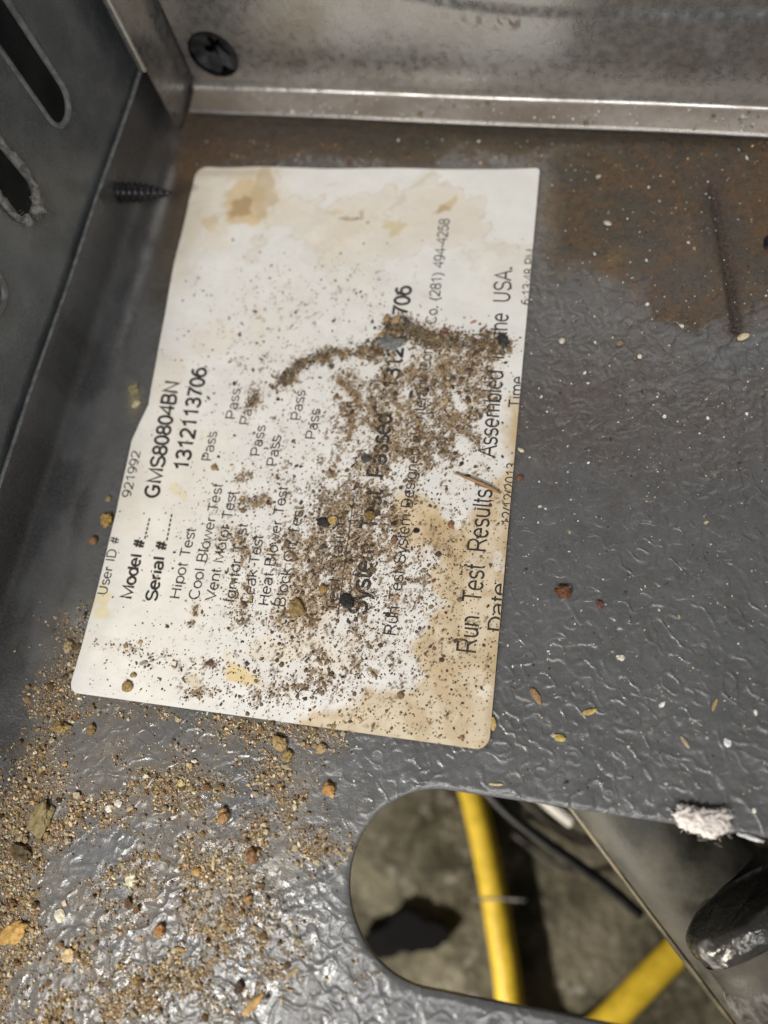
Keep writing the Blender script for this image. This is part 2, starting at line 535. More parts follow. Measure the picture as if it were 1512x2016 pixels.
def pan_colors(Vw):
    P = to_px(Vw); x, y = Vw[:, 0], Vw[:, 1]
    wx = P[:, 0] + 46 * (fbm(x * 1.3, y * 1.3, 21) - .5); wy = P[:, 1] + 60 * (fbm(x * 1.3, y * 1.3, 31) - .5)
    Q = np.stack([wx, wy], 1)
    n1 = fbm(x * .9, y * .9, 41); n2 = fbm(x * 3.2, y * 3.2, 51); n3_ = fbm(x * 9, y * 9, 61)
    col = np.empty((len(x), 3)); col[:] = (.097, .099, .101)
    col *= (0.78 + .44 * n2)[:, None]
    dust = .15 * n2

    def put(mask, c, d=0.0):
        nonlocal col, dust
        mk = np.clip(mask, 0, 1)
        col = col * (1 - mk[:, None]) + np.array(c) * mk[:, None] * (.7 + .6 * n3_)[:, None]
        dust = np.maximum(dust, mk * d)
    # brown film over the right floor
    put(.45 * blob(Q, 1300, 760, 330, 190) * sstep(.35, .65, n1 + .1), (.085, .058, .045), .4)
    put(.30 * blob(Q, 1080, 830, 130, 90), (.075, .045, .03), .4)
    # grime patch with a dried rim at the back right
    pts = ((1050, 250), (1700, 250), (1700, 590), (1512, 605), (1440, 628), (1405, 640), (1370, 665), (1335, 640), (1285, 628), (1235, 585), (1180, 570), (1120, 560), (1055, 580))
    sd = poly_sd(P + 14 * np.stack([fbm(x * 4, y * 4, 71) - .5, fbm(x * 4, y * 4, 81) - .5], 1), pts)
    pm = np.where(P[:, 0] > 1280, sstep(6, -14, sd), sstep(30, -70, sd + 30 * (n2 - .5)))
    pm = pm * (.80 + .20 * sstep(620, 300, P[:, 1]))
    put(pm * (.90 + .10 * sstep(.35, .7, n1)), (.054, .038, .019), .7)
    put(.75 * np.exp(-(sd / 3.6) ** 2) * (P[:, 0] > 1285) * (n2 > .35), (.022, .017, .012), .6)
    put(pm * sstep(.5, .72, fbm(x * 1.6, y * 1.6, 91)) * .85, (.090, .048, .014), .8)
    for cx, cy, rx, ry, a, c in ((1215, 515, 34, 22, .8, (.15, .09, .028)), (1310, 345, 60, 30, .75, (.085, .045, .02)), (1160, 300, 90, 24, .7, (.085, .052, .018)),
                                 (1340, 460, 34, 60, .6, (.12, .06, .022)), (1300, 585, 50, 34, .6, (.075, .04, .03)), (1085, 400, 22, 40, .6, (.14, .09, .03)),
                                 (1420, 350, 70, 36, .6, (.07, .04, .025)), (1490, 620, 60, 30, .5, (.08, .05, .035))):
        put(a * blob(Q, cx, cy, rx, ry), c, .8)
    # rust under the back lip and along the corner
    put(sstep(345, 290, wy + .035 * (P[:, 0] - 400)) * (.92 + .08 * sstep(.3, .7, n1)), (.050, .036, .018), .9)
    for cx, cy, rx, ry, a, c in ((430, 285, 120, 40, .95, (.085, .038, .012)), (620, 285, 160, 40, .85, (.068, .036, .013)), (840, 295, 150, 34, .8, (.078, .050, .016)),
                                 (1010, 290, 90, 22, .75, (.095, .058, .02)), (368, 320, 44, 120, .95, (.105, .058, .022)), (345, 470, 40, 120, .85, (.072, .048, .024)),
                                 (700, 300, 100, 14, .45, (.03, .024, .018)), (330, 560, 22, 80, .6, (.05, .038, .026)), (520, 250, 160, 14, .7, (.035, .025, .016))):
        put(a * blob(Q, cx, cy, rx, ry), c, .8)
    sp1 = fbm(x * 7, y * 7, 121, 3); sp2 = fbm(x * 16, y * 16, 131, 2); zone = np.clip(pm + sstep(360, 300, wy) * (x > -7.2), 0, 1)
    put(.7 * zone * sstep(.58, .68, sp1), (.11, .055, .018), .9)
    put(.65 * zone * sstep(.60, .70, sp2), (.026, .019, .013), .8)
    put(.18 * zone * sstep(.42, .32, sp1), (.075, .065, .05), .7)
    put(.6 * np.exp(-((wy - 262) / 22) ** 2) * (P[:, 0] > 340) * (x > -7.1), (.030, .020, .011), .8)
    put(.5 * sstep(.66, .74, sp2) * blob(P, 1250, 760, 320, 260), (.05, .032, .026), .6)
    # grimy streak in the lanced groove
    put(.98 * np.exp(-(line_dist(Q * .25 + P * .75, ((1404, 375), (1426, 500), (1452, 645))) / (11 + 10 * n2)) ** 2), (.014, .008, .005), .9)
    put(.5 * np.exp(-(line_dist(Q, ((1410, 340), (1425, 500), (1460, 640))) / 26) ** 2), (.055, .030, .018), .8)
    put(.5 * np.exp(-(line_dist(Q, ((1385, 420), (1400, 410))) / 12) ** 2), (.02, .018, .016), .6)
    zl = .16 + .34 * sstep(6.0, 9.0, y)
    keep = sstep(zl, zl * .3, Vw[:, 2] + .12 * (n2 - .5))
    bare = np.empty_like(col); bare[:] = (.078, .082, .088); bare *= (.8 + .4 * n2)[:, None]
    kk = keep + (1 - keep) * .25 * (n1 > .45)
    col = col * kk[:, None] + bare * (1 - kk[:, None]); dust = dust * kk
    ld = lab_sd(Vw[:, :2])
    put(.75 * np.exp(-(ld / (.03 + .05 * n2)) ** 2) * (.5 + .5 * n1), (.035, .026, .017), .7)  # contact shadow under the label edge, painted as a thin grimy line
    put(.55 * np.exp(-(np.hypot(y - 8.77, (Vw[:, 2] - .95) * 1.0) / .22) ** 2) * (x < -7.2), (.012, .012, .012), .5)
    # dusty film with the grit and a painted sheen, lower left
    g = grit_density(Q)
    film = np.clip(.55 * blob(P, 260, 1720, 480, 420) * sstep(.28, .58, n1) * (.6 + .6 * n3_) + .6 * np.clip(g, 0, 1), 0, .9)
    film = film * (P[:, 0] < 760)
    put(film * .75, (.23, .175, .115), .55)
    put(.6 * blob(P, 300, 1800, 470, 330) * (1 - film) * keep, (.16, .166, .174), .05)  # paler cool patch: sheen of the bare floor put into the colour
    put(.35 * blob(Q, 590, 1570, 30, 90, 10), (.28, .22, .14), .7)
    put(.5 * blob(Q, 545, 1710, 60, 20, -20), (.24, .20, .13), .7)
    # dusty greyish strip and dark smears along the bend, left of the label
    strip = .7 * np.exp(-((x + 6.85) / .24) ** 2) * sstep(-1.5, 1, y) * sstep(9.5, 7, y)
    put(.40 * strip * sstep(.35, .6, n2), (.115, .112, .105), .6)
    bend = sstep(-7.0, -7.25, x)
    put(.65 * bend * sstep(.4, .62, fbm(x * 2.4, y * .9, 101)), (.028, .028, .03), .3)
    put(.45 * bend * sstep(-7.6, -7.2, x) * sstep(.55, .7, fbm(x * 5, y * 1.1, 111)), (.13, .125, .12), .6)
    put(.9 * blob(P, 265, 785, 14, 30) * (n2 > .42), (.24, .2, .11), .8)
    put(.65 * blob(P, 155, 1225, 20, 34), (.22, .235, .235), .5)
    return col, dust


# pan: flat floor, bend and upturned flange as one sheet
hx = 0.036
sx = np.concatenate([np.arange(X0, 4.7, hx), np.arange(4.7, 8.2, .07), np.arange(8.2, 15, .6)])
sy = np.concatenate([np.arange(-17, -5.6, .6), np.arange(-5.4, 12.7, hx)])
GX, GY = np.meshgrid(sx, sy, indexing='ij')
P2 = np.stack([GX.ravel(), GY.ravel()], 1)
Q2, F2, used = cut_grid(P2, len(sx), len(sy), hole_sd, hx)
zz = 0.010 * (fbm(Q2[:, 0] * .5, Q2[:, 1] * .5, 5, 2) - .5)
gpx = to_px(np.c_[Q2, np.zeros(len(Q2))])
gd = line_dist(gpx, ((1404, 372), (1426, 500), (1452, 648)))
zz = zz - .055 * np.exp(-(gd / 7) ** 2)
hd = hole_sd(Q2)
zz = zz - .03 * np.clip(1 - hd / .07, 0, 1) ** 2           # rolled-over edge of the punched hole
V2 = np.c_[Q2, zz]
# bend + flange
nt = 34
tt = np.linspace(0, 1, nt)
BV = []
for y in sy:
    a = X0 - xf(y)
    th = np.linspace(0, math.pi / 2, 24)
    px_ = X0 - a * np.sin(th) ** (2 / 2.0); pz_ = HB * (1 - np.cos(th))
    fz = np.linspace(HB, 1.40 + .012 * math.sin(y * 1.7), 11)[1:]
    BV.append(np.c_[np.r_[px_, np.full(10, xf(y))], np.full(34, y), np.r_[pz_, fz]])
BV = np.array(BV).transpose(1, 0, 2).reshape(-1, 3)
BV[:, 0] += .02 * (fbm(BV[:, 2] * 1.5, BV[:, 1] * .8, 15, 2) - .5) * sstep(0, .3, BV[:, 2])
BF = grid_faces(34, len(sy))[:, ::-1]
# top edge thickness and hole rim
ring = [(HXL + HR * math.cos(math.pi / 2 + math.pi * k / 48), HY + HR * math.sin(math.pi / 2 + math.pi * k / 48)) for k in range(49)]
ring2 = [(HXR + HR * math.cos(-math.pi / 2 + math.pi * k / 48), HY + HR * math.sin(-math.pi / 2 + math.pi * k / 48)) for k in range(49)]
outline = [(x, HY + HR) for x in np.arange(HXR, HXL, -.1)] + ring + [(x, HY - HR) for x in np.arange(HXL + .1, HXR, .1)] + ring2
outline = np.array(outline); no = len(outline)
RV = np.concatenate([np.c_[outline, np.full(no, -.028)], np.c_[outline, np.full(no, -.06)], np.c_[outline, np.full(no, -.15)]])
RF = np.array([(i + j * no, i + 1 + j * no, i + 1 + (j + 1) * no, i + (j + 1) * no) for j in range(2) for i in range(no - 1)])
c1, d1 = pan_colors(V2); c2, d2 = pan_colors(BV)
c3 = np.tile((.11, .11, .11), (len(RV), 1)); d3 = np.full(len(RV), .3)
V = np.concatenate([V2, BV, RV]); F = np.concatenate([F2, BF + len(V2), RF + len(V2) + len(BV)])
rl = .66 + .46 * blob(to_px(V2), 420, 1960, 420, 260) - .34 * blob(to_px(V2), 640, 1620, 110, 190) + .42 * blob(to_px(V2), 1350, 1250, 420, 420) - .25 * blob(to_px(V2), 1300, 400, 330, 220)
rl = rl * (1 - .85 * sstep(-6.6, -7.1, V2[:, 0]))
rel = np.concatenate([rl, np.full(len(BV), .10), np.full(len(RV), .1)])
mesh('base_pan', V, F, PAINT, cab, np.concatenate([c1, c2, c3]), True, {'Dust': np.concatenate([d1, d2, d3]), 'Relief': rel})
# bare edge along the flange top
ev = []
for y in sy[::3]:
    z = 1.40 + .012 * math.sin(y * 1.7)
    j = .012 * (vn(np.array([y * 6]), np.array([0.3]), 4)[0] - .5)
    ev.append([(xf(y) + .004 + j, y, z - .02), (xf(y) - .008 + j, y, z + .014), (xf(y) - .062, y, z + .010), (xf(y) - .07, y, z - .1)])
ev = np.array(ev).transpose(1, 0, 2).reshape(-1, 3)
mesh('flange_edge', ev, grid_faces(4, len(sy[::3])), RIMPAINT, cab)

# slotted side panel
DW = DF - .11
SLOTS = [(12.42, 2.55), (8.87, 2.52), (7.08, 2.50), (5.42, 2.44), (3.62, 2.46), (1.85, 2.46), (.08, 2.46), (-1.7, 2.46), (-3.5, 2.46), (-5.3, 2.46)]
SW = .35
SLOTS = SLOTS[1:]


def slots_sd(P):
    d = np.full(P.shape[:-1], 1e9)
    for cy, zb in SLOTS:
        lo = zb + SW
        dz = np.where(P[..., 1] < lo, P[..., 1] - lo, np.where(P[..., 1] > 9.0, P[..., 1] - 9.0, 0))
        d = np.minimum(d, np.hypot(P[..., 0] - cy, dz) - SW)
    return d


h = .07
ys = np.concatenate([np.arange(-17, -7, .5), np.arange(-7, 12.6, h)]); zs = np.arange(1.0, 13.0, h)
A, B = np.meshgrid(ys, zs, indexing='ij')
q, f, _ = cut_grid(np.stack([A.ravel(), B.ravel()], 1), len(ys), len(zs), slots_sd, h)
bow = .03 * (fbm(q[:, 0] * .3, q[:, 1] * .3, 77, 2) - .5)
side = mesh('side_panel', np.c_[DW + YAW * q[:, 0] + bow, q], f[:, ::-1], PANEL, cab)
for i, (cy, zb) in enumerate(SLOTS):
    pts = [(cy - SW, 9.0)] + [(cy - SW, z) for z in np.linspace(8, zb + SW, 9)] + [(cy - SW * math.cos(a), zb + SW - SW * math.sin(a)) for a in np.linspace(0, math.pi, 21)[1:-1]] + [(cy + SW, z) for z in np.linspace(zb + SW, 8, 9)] + [(cy + SW, 9.0)]
    pts = np.array([(DW + YAW * y - .02, y, z) for y, z in pts])
    v, ff = tube(pts, .055, 8)
    mesh('slot_rim', v, ff, RIMPAINT, side)
# the inside of the double wall behind the slots
v = [(DW - 1.1 + YAW * y, y, z) for y in (-17, 12.6) for z in (-.2, 13)]
mesh('outer_jacket', v, [(0, 1, 3, 2)], TEAL, cab, smooth=False)
# louver blade seen inside the slots
lb = []
for cy, zb in SLOTS:
    p0 = np.array([DW + YAW * cy - .10, cy - SW - .12]); p1 = np.array([DW + YAW * cy - .50, cy + .14])
    b = len(lb)
    vv = [(p0[0], p0[1], zb - .1), (p1[0], p1[1], zb - .02), (p1[0], p1[1], 9.2), (p0[0], p0[1], 9.2)]
    vv += [(x - .06, y - .03, z) for x, y, z in vv]
    mesh('louver_blade', vv, [(0, 1, 2, 3), (7, 6, 5, 4), (0, 4, 5, 1), (1, 5, 6, 2), (3, 2, 6, 7), (4, 0, 3, 7)], BLADE, side, smooth=False)

# galvanised back panel, in wall coordinates s (along), d (towards the back), z
TS = np.array([.9983, -.0592]); TN = np.array([.0592, .9983])


def wall(s, d, z):
    return np.stack([s * TS[0] + d * TN[0], s * TS[1] + d * TN[1], z], -1)


def wall_coords(pt): return pt[0] * TS[0] + pt[1] * TS[1], pt[0] * TN[0] + pt[1] * TN[1]


S_L = -7.62
hs_c = (-6.3 * TS[0] + 11.89 * TS[1], 1.02)


def hole2(P):
    return np.hypot(P[..., 0] - hs_c[0], P[..., 1] - hs_c[1]) - .49


def ze(s):                                        # lower edge of the embossed field
    return 1.86 + .035 * np.maximum(0, -s - .2) ** 2 * .95 + .012 * np.maximum(0, s - 1.0) ** 2


h = .05
ss = np.arange(S_L, 6.9, h); zq = np.arange(.42, 11, h)
A, B = np.meshgrid(ss, zq, indexing='ij')
q, f, _ = cut_grid(np.stack([A.ravel(), B.ravel()], 1), len(ss), len(zq), hole2, h)
dd = 11.5 + .05 * sstep(-.02, .20, q[:, 1] - ze(q[:, 0])) + .02 * (fbm(q[:, 0] * .6, q[:, 1] * .6, 12, 2) - .5)
WV = wall(q[:, 0], dd, q[:, 1])
wp = to_px(WV)
rust = np.clip(.25 * sstep(.55, .8, fbm(q[:, 0] * 2, q[:, 1] * 2, 14)) + .75 * (fbm(q[:, 0] * 9, q[:, 1] * 9, 18) > .58) * blob(wp, 990, 45, 110, 14, 4)
               + .6 * blob(wp, 420, 150, 45, 16) * (fbm(q[:, 0] * 6, q[:, 1] * 6, 19) > .45) + .35 * sstep(.62, .45, q[:, 1]) * fbm(q[:, 0] * 4, q[:, 1] * 4, 9), 0, .9)
back = mesh('back_panel', WV, f[:, ::-1], GALV, cab, None, True, {'Rust': rust})
# bottom lip
sl = np.arange(-7.68, 6.9, .06)
prof = [(11.50, .42), (11.497, .37), (11.485, .325), (11.455, .290), (11.41, .270), (11.34, .255), (11.22, .232), (11.10, .212), (11.03, .203), (10.985, .204), (10.965, .200), (10.958, .180), (10.962, .15), (11.0, .135), (11.2, .15)]
LV = np.array([[wall(np.array(s), d + .006 * math.sin(s * 1.1), np.array(z + .006 * math.sin(s * .9 + 1))) for s in sl] for d, z in prof]).reshape(-1, 3)
lr = np.array([[.04 + (.10 + .35 * vn(np.array([s * 2.2]), np.array([k * .4]), 16)[0]) * (1 <= k <= 3) + .46 * (4 <= k <= 8) + .30 * (4 <= k <= 8) * vn(np.array([s * 1.3]), np.array([k * .3]), 6)[0] + (.35 if k > 9 else 0) for s in sl] for k in range(len(prof))]).ravel()  # middle band darkened to paint in a dark reflection on the lip
mesh('bottom_lip', LV, grid_faces(len(prof), len(sl)), GALV, back, None, True, {'Rust': lr})
# corner flange that folds forward against the side wall
ya = [(.20, 10.90), (.40, 10.88), (1.60, 10.86), (1.66, 10.84), (11.0, 10.80)]
cf = []
XS = -7.10


def cfx(y): return XS + YAW * (y - 11.7)


for z in np.r_[np.linspace(.17, 1.9, 40), np.linspace(2.0, 11, 60)]:
    y0 = np.interp(z, [.17, .2, .26, .4, 1.62, 1.7, 11], [11.15, 11.02, 10.92, 10.89, 10.85, 10.80, 10.74])
    yb = 12.02
    row = []
    for t in np.linspace(0, 1, 12):
        y = y0 + (yb - y0) * t
        xx = cfx(y) + (.0 if t < .86 else .07 * ((t - .86) / .14) ** 2)
        zz_ = z + (.10 * max(0, t - .25) if z < .3 else 0)
        row.append((xx, y, zz_))
    cf.append(row)
cf = np.array(cf)
rr = np.clip(.55 * np.exp(-((cf[..., 1] - cf[:, :1, 1]) / .05) ** 2) * (cf[..., 2] < 1.7) + .15 + .3 * (cf[..., 2] < .35), 0, .9)
flg = mesh('corner_flange', cf.reshape(-1, 3), grid_faces(cf.shape[0], 12), GALV, back, None, True, {'Rust': rr.ravel()})
# hem of the flange: a folded double edge above the notch
hv = []
for z in np.linspace(1.68, 11, 60):
    hv.append([(cfx(10.8) + .02, 10.90, z), (cfx(10.8) + .05, 10.87, z), (cfx(10.8) + .05, 10.80, z), (cfx(10.8) + .01, 10.76, z), (cfx(10.8) - .06, 10.76, z), (cfx(10.8) - .12, 10.82, z)])
hv = np.array(hv)
mesh('folded_hem', hv.reshape(-1, 3), grid_faces(60, 6), GALV, back, None, True, {'Rust': np.full(360, .12)})
# cup painted near black for the dark inside the round hole, with a torn gasket behind it
th = np.linspace(0, 2 * math.pi, 48, endpoint=False)
cup = np.concatenate([wall(hs_c[0] + r * np.cos(th), np.full(48, d), hs_c[1] + r * np.sin(th)) for r, d in ((.49, 11.502), (.495, 11.56), (.52, 11.7), (.5, 12.05), (.001, 12.06))])
mesh('hole_cup', cup, [(j * 48 + i, j * 48 + (i + 1) % 48, (j + 1) * 48 + (i + 1) % 48, (j + 1) * 48 + i) for j in range(4) for i in range(48)], VOID, back)
rg = .50 - .20 * np.exp(-((th - 4.9) / .22) ** 2) - .12 * np.exp(-((th - 1.3) / .5) ** 2) + .03 * np.sin(th * 7)
g1 = wall(hs_c[0] + rg * np.cos(th), np.full(48, 11.60), hs_c[1] + rg * np.sin(th))
gi = .30 + .07 * np.sin(th * 3 + .6) + .05 * np.sin(th * 5)
g0 = wall(hs_c[0] + (rg - gi) * np.cos(th), 11.72 + .04 * np.sin(th * 4), hs_c[1] + (rg - gi) * np.sin(th))
gm = np.concatenate([g1, g0])
mesh('torn_gasket', gm, [(i, (i + 1) % 48, 48 + (i + 1) % 48, 48 + i) for i in range(48)], mat_plain('grey_rubber', (.016, .0165, .018), .6, 0, .4, 7, .5, .05), back)

# self-drilling screw through the flange
b0 = np.array([-7.62, 8.77, .94]); b1 = np.array([-6.56, 8.95, .74])
ax = (b1 - b0); L = np.linalg.norm(ax); ax /= L
e1 = np.cross(ax, [0, 0, 1]); e1 /= np.linalg.norm(e1); e2 = np.cross(e1, ax)
nu, nv_ = 150, 28
SV = []
for i in range(nu):
    t = i / (nu - 1) * L
    for k in range(nv_):
        a = 2 * math.pi * k / nv_
        ph = (t / .105 - a / (2 * math.pi)) % 1.0
        tri = max(0, 1 - abs(ph - .5) / .32)
        taper = min(1, max(0.02, (L - t) / .62)) ** .7
        r = (.15 + .042 * tri) * taper
        if t > L - .08: r *= max(.05, (L - t) / .08)
        SV.append(b0 + ax * t + r * (math.cos(a) * e1 + math.sin(a) * e2))
SF = [(i * nv_ + k, i * nv_ + (k + 1) % nv_, (i + 1) * nv_ + (k + 1) % nv_, (i + 1) * nv_ + k) for i in range(nu - 1) for k in range(nv_)]
tag(mesh('screw', SV, SF, BLACKOX, cab), 'black pointed screw sticking out through the side flange')

# lint caked round the lower end of the second slot
cy, zb = SLOTS[1]
pts = [(cy + SW * 1.02, z) for z in np.linspace(3.9, zb + SW, 8)] + [(cy + SW * math.cos(a), zb + SW - SW * math.sin(a)) for a in np.linspace(0, math.pi, 17)[1:]] + [(cy - SW, z) for z in np.linspace(zb + SW + .1, 3.3, 5)]
pts = np.array([(DW + YAW * y + .03, y, z) for y, z in pts])
pts = spline(pts, 70)
tpar = np.linspace(0, 1, 70)
rad = .030 + .075 * np.exp(-((tpar - .50) / .17) ** 2) + .03 * np.array([vn(np.array([t * 24]), np.array([1.1]), 5)[0] for t in tpar])
v, ff = tube(pts, rad, 14)
nrm = v - np.repeat(pts, 14, 0)
v = v + nrm * (2.2 * n3(v, 4, 3) + 2.0 * n3(v, 12, 9) + 1.2 * n3(v, 28, 5))[:, None]
v[:, 0] = DW + YAW * v[:, 1] + .02 + (v[:, 0] - DW - YAW * v[:, 1] - .02) * .75
lint = empty('lint_deposit', tuple(pts[35]), 'pale grey lint caked around the lower end of a slot in the dark side wall', 'lint')
lo = np.array(lint.location)
mesh('lint_crust', v - lo, ff, LINT, lint)


def fibres(centres, n, length, r, seed, spread=1.0):
    rg_ = np.random.default_rng(seed); VV = []; FF = []
    for i in range(n):
        c = centres[rg_.integers(len(centres))] + rg_.normal(0, .03 * spread, 3)
        d = rg_.normal(0, 1, 3); d /= np.linalg.norm(d); l = length * rg_.uniform(.4, 1.2); s = rg_.normal(0, .35, 3)
        p = np.array([c + d * l * t + s * l * t * t for t in (0, .33, .66, 1)])
        vv, f_ = tube(p, r, 3, False); b = len(VV) * 12
        VV.append(vv); FF += [tuple(b + k for k in x) for x in f_]
    return np.concatenate(VV), FF


v, ff = fibres(pts[20:58], 110, .085, .0025, 5, 1.7)
mesh('lint_fibres', v - lo, ff, LINT, lint)

# ------------------------------------------------------------------ paper label
def label_dirt(P):
    """fine brown dirt on the label, in photo pixels"""
    q = P / 38.0
    n1 = fbm(q[..., 0], q[..., 1], 203, 4); n2 = fbm(q[..., 0] * 2.7, q[..., 1] * 2.7, 208, 3)
    d = np.zeros(P.shape[:-1])
    f = poly_sd(P, ((655, 745), (760, 700), (850, 690), (985, 690), (985, 790), (930, 850), (900, 910), (820, 930), (800, 1010), (740, 1110), (700, 1215), (560, 1215), (545, 1110), (590, 1030), (640, 960), (670, 880)))
    d = d + 1.15 * sstep(25, -45, f) * sstep(.28, .54, n1) + .4 * blob(P, 700, 1050, 90, 150)
    for pts, wd, a in ((((500, 775), (560, 750), (600, 712), (660, 696), (740, 690)), 13, 1.2), (((735, 690), (790, 655), (860, 668), (985, 680)), 20, 1.5),
                       (((770, 640), (800, 640)), 16, 1.2), (((800, 745), (870, 730), (965, 725)), 15, .8),
                       (((478, 805), (500, 785)), 11, .8), (((480, 985), (520, 985)), 14, .8), (((470, 940), (490, 930)), 9, .6), (((545, 940), (560, 925)), 9, .5),
                       (((440, 1075), (480, 1060)), 24, .6), (((470, 1100), (475, 1210)), 22, .5), (((385, 1190), (375, 1230)), 8, .9), (((480, 1195), (480, 1225)), 11, .9),
                       (((575, 1205), (590, 1195)), 30, 1.2), (((670, 1120), (700, 1040)), 40, .8), (((560, 1100), (640, 1080)), 36, .5), (((740, 960), (770, 940)), 22, 1.0),
                       (((365, 1368), (440, 1362)), 8, .9), (((345, 1310), (430, 1308)), 10, .55), (((190, 1262), (320, 1290)), 14, .35), (((510, 1370), (640, 1335)), 26, .4),
                       (((920, 800), (935, 880)), 14, .7), (((930, 950), (965, 900)), 12, .5), (((775, 1030), (785, 1100)), 18, .5), (((690, 1200), (740, 1240)), 24, .5), (((820, 1140), (880, 1100)), 26, .3),
                       (((570, 1290), (740, 1300)), 30, .3), (((470, 700), (560, 730)), 30, .10)):
        d = d + a * np.exp(-(line_dist(P, pts) / wd) ** 2) * (.35 + .9 * sstep(.34, .6, n1))
    d = d + .16 * blob(P, 820, 1180, 230, 330) + .13 * blob(P, 620, 1050, 240, 320) + .05 * blob(P, 520, 620, 160, 110) + .06 * blob(P, 700, 560, 120, 60) + .08 * blob(P, 500, 1330, 330, 80)
    return np.clip(d * (.55 + .9 * sstep(.35, .65, n2)), 0, 1.6)


hl = .025
lx = np.arange(-6.70, .001 + hl, hl); ly = np.arange(-.02, 10.2, hl)
A, B = np.meshgrid(lx, ly, indexing='ij')
q, f, _ = cut_grid(np.stack([A.ravel(), B.ravel()], 1), len(lx), len(ly), lab_sd, hl)
LV = np.c_[q, lab_h(q[:, 0], q[:, 1])]
P = to_px(LV); x, y = q[:, 0], q[:, 1]
Qp = P + 60 * np.stack([fbm(x * 1.6, y * 1.6, 211) - .5, fbm(x * 1.6, y * 1.6, 221) - .5], 1) + 26 * np.stack([fbm(x * 5, y * 5, 213) - .5, fbm(x * 5, y * 5, 223) - .5], 1)
na = fbm(x * 1.2, y * 1.2, 231); nb = fbm(x * 4, y * 4, 241); nc = fbm(x * 12, y * 12, 251)
col = np.empty((len(x), 3)); col[:] = (.76, .74, .705)
col *= (.96 + .07 * na)[:, None]
dst = np.zeros(len(x))


def stain(mask, c, d=0.2):
    global col, dst
    mk = np.clip(mask, 0, 1)
    col = col * (1 - mk[:, None]) + np.array(c) * mk[:, None]
    dst = np.maximum(dst, mk * d)


edge = lambda m, lo, hi: sstep(lo, hi, m)
TAN = (.62, .47, .27); BRN = (.42, .29, .15); PALE = (.72, .64, .50)
stain(.55 * edge(blob(Qp, 300, 1100, 200, 420) + .5 * (na - .5), .2, .7), (.77, .735, .66))
# broad soft water marks over the upper part
wm1 = fbm(x * .75 + .4 * nb, y * .75 + .4 * nb, 281, 4)
up = sstep(640, 420, P[:, 1])
stain(.55 * up * sstep(.50, .60, wm1), (.68, .60, .47))
stain(.45 * up * np.exp(-((wm1 - .52) / .018) ** 2), (.56, .45, .30))
stain(.35 * sstep(.50, .58, fbm(x * .9 + 3, y * .9, 291, 4)) * sstep(1400, 500, P[:, 1]) * sstep(-3.5, -5.5, x), (.70, .63, .50))
# top left water marks
stain(.50 * edge(blob(Qp, 450, 390, 110, 75) + .6 * (nb - .5), .22, .5), PALE)
stain(.8 * edge(blob(Qp, 480, 405, 58, 50, -35) + .5 * (nb - .5), .34, .55), TAN)
stain(.85 * edge(blob(Qp, 468, 412, 34, 26, -40) + .5 * (nb - .5), .36, .62), BRN)
stain(.75 * edge(blob(Qp, 522, 372, 24, 52, 14) + .4 * (nb - .5), .30, .5), (.54, .42, .27))
stain(.55 * edge(blob(Qp, 400, 448, 26, 20) + .3 * (nb - .5), .38, .5), TAN)
stain(.45 * edge(blob(Qp, 425, 480, 34, 30) + .4 * (nb - .5), .38, .5), PALE)
stain(.55 * np.exp(-((P[:, 1] - 340) / 9) ** 2) * sstep(620, 480, P[:, 0]), (.45, .37, .27))
for cx, cy, rx, ry, ag, a, c in ((680, 431, 40, 6, 4, .75, BRN), (708, 418, 8, 18, 30, .6, BRN), (652, 404, 20, 6, -8, .45, TAN), (675, 460, 40, 26, 10, .5, PALE), (770, 437, 26, 14, -4, .75, (.60, .50, .28)),
                                 (875, 398, 40, 9, -14, .7, TAN), (858, 404, 14, 10, 0, .6, BRN), (640, 490, 36, 40, 0, .35, PALE), (360, 520, 14, 60, 8, .35, PALE), (420, 660, 44, 30, 0, .35, PALE),
                                 (505, 640, 8, 40, -22, .3, PALE), (345, 960, 20, 16, 0, .35, (.72, .55, .24)), (478, 1335, 42, 20, 25, .75, (.72, .53, .20)), (440, 1300, 24, 10, 50, .4, (.74, .6, .36)), (378, 1340, 12, 18, 10, .5, TAN),
                                 (197, 1180, 10, 30, 18, .5, (.75, .62, .25)), (250, 1000, 24, 60, 12, .25, PALE), (1018, 850, 10, 46, 4, .75, (.70, .48, .18)), (1010, 930, 14, 60, 4, .5, TAN),
                                 (560, 1285, 70, 26, 0, .35, (.74, .60, .35)), (600, 1200, 60, 60, 0, .35, TAN), (660, 1300, 60, 40, -30, .35, PALE), (820, 1020, 60, 60, 30, .8, TAN), (880, 1060, 60, 34, 20, .75, BRN), (850, 1035, 40, 22, 20, .6, (.55, .42, .24))):
    stain(a * edge(blob(Qp, cx, cy, rx, ry, ag) + .45 * (nb - .5), .24, .58), c)
# broad tan soak along the lower right, with a hard tide line
soak = poly_sd(Qp, ((1010, 800), (990, 900), (965, 980), (900, 1040), (860, 1120), (880, 1190), (820, 1260), (860, 1330), (760, 1360), (700, 1400), (560, 1440), (980, 1560), (1060, 800)))
stain(.72 * sstep(18, -10, soak), (.60, .47, .28), .3)
stain(.45 * sstep(.46, .60, fbm(x * 2.6, y * 2.6, 301, 4)) * sstep(18, -10, soak), (.47, .34, .18), .3)
stain(.40 * np.exp(-((soak + 5) / 5) ** 2), (.55, .40, .21), .3)
stain(.55 * sstep(.50, .62, nb) * sstep(10, -30, soak) * blob(P, 930, 1180, 130, 260), (.46, .33, .18), .3)
stain(.65 * edge(blob(Qp, 985, 1100, 20, 26, 0), .4, .5), (.78, .75, .70))
stain(.7 * edge(blob(Qp, 955, 1375, 24, 14, -20), .4, .5), (.78, .72, .62))
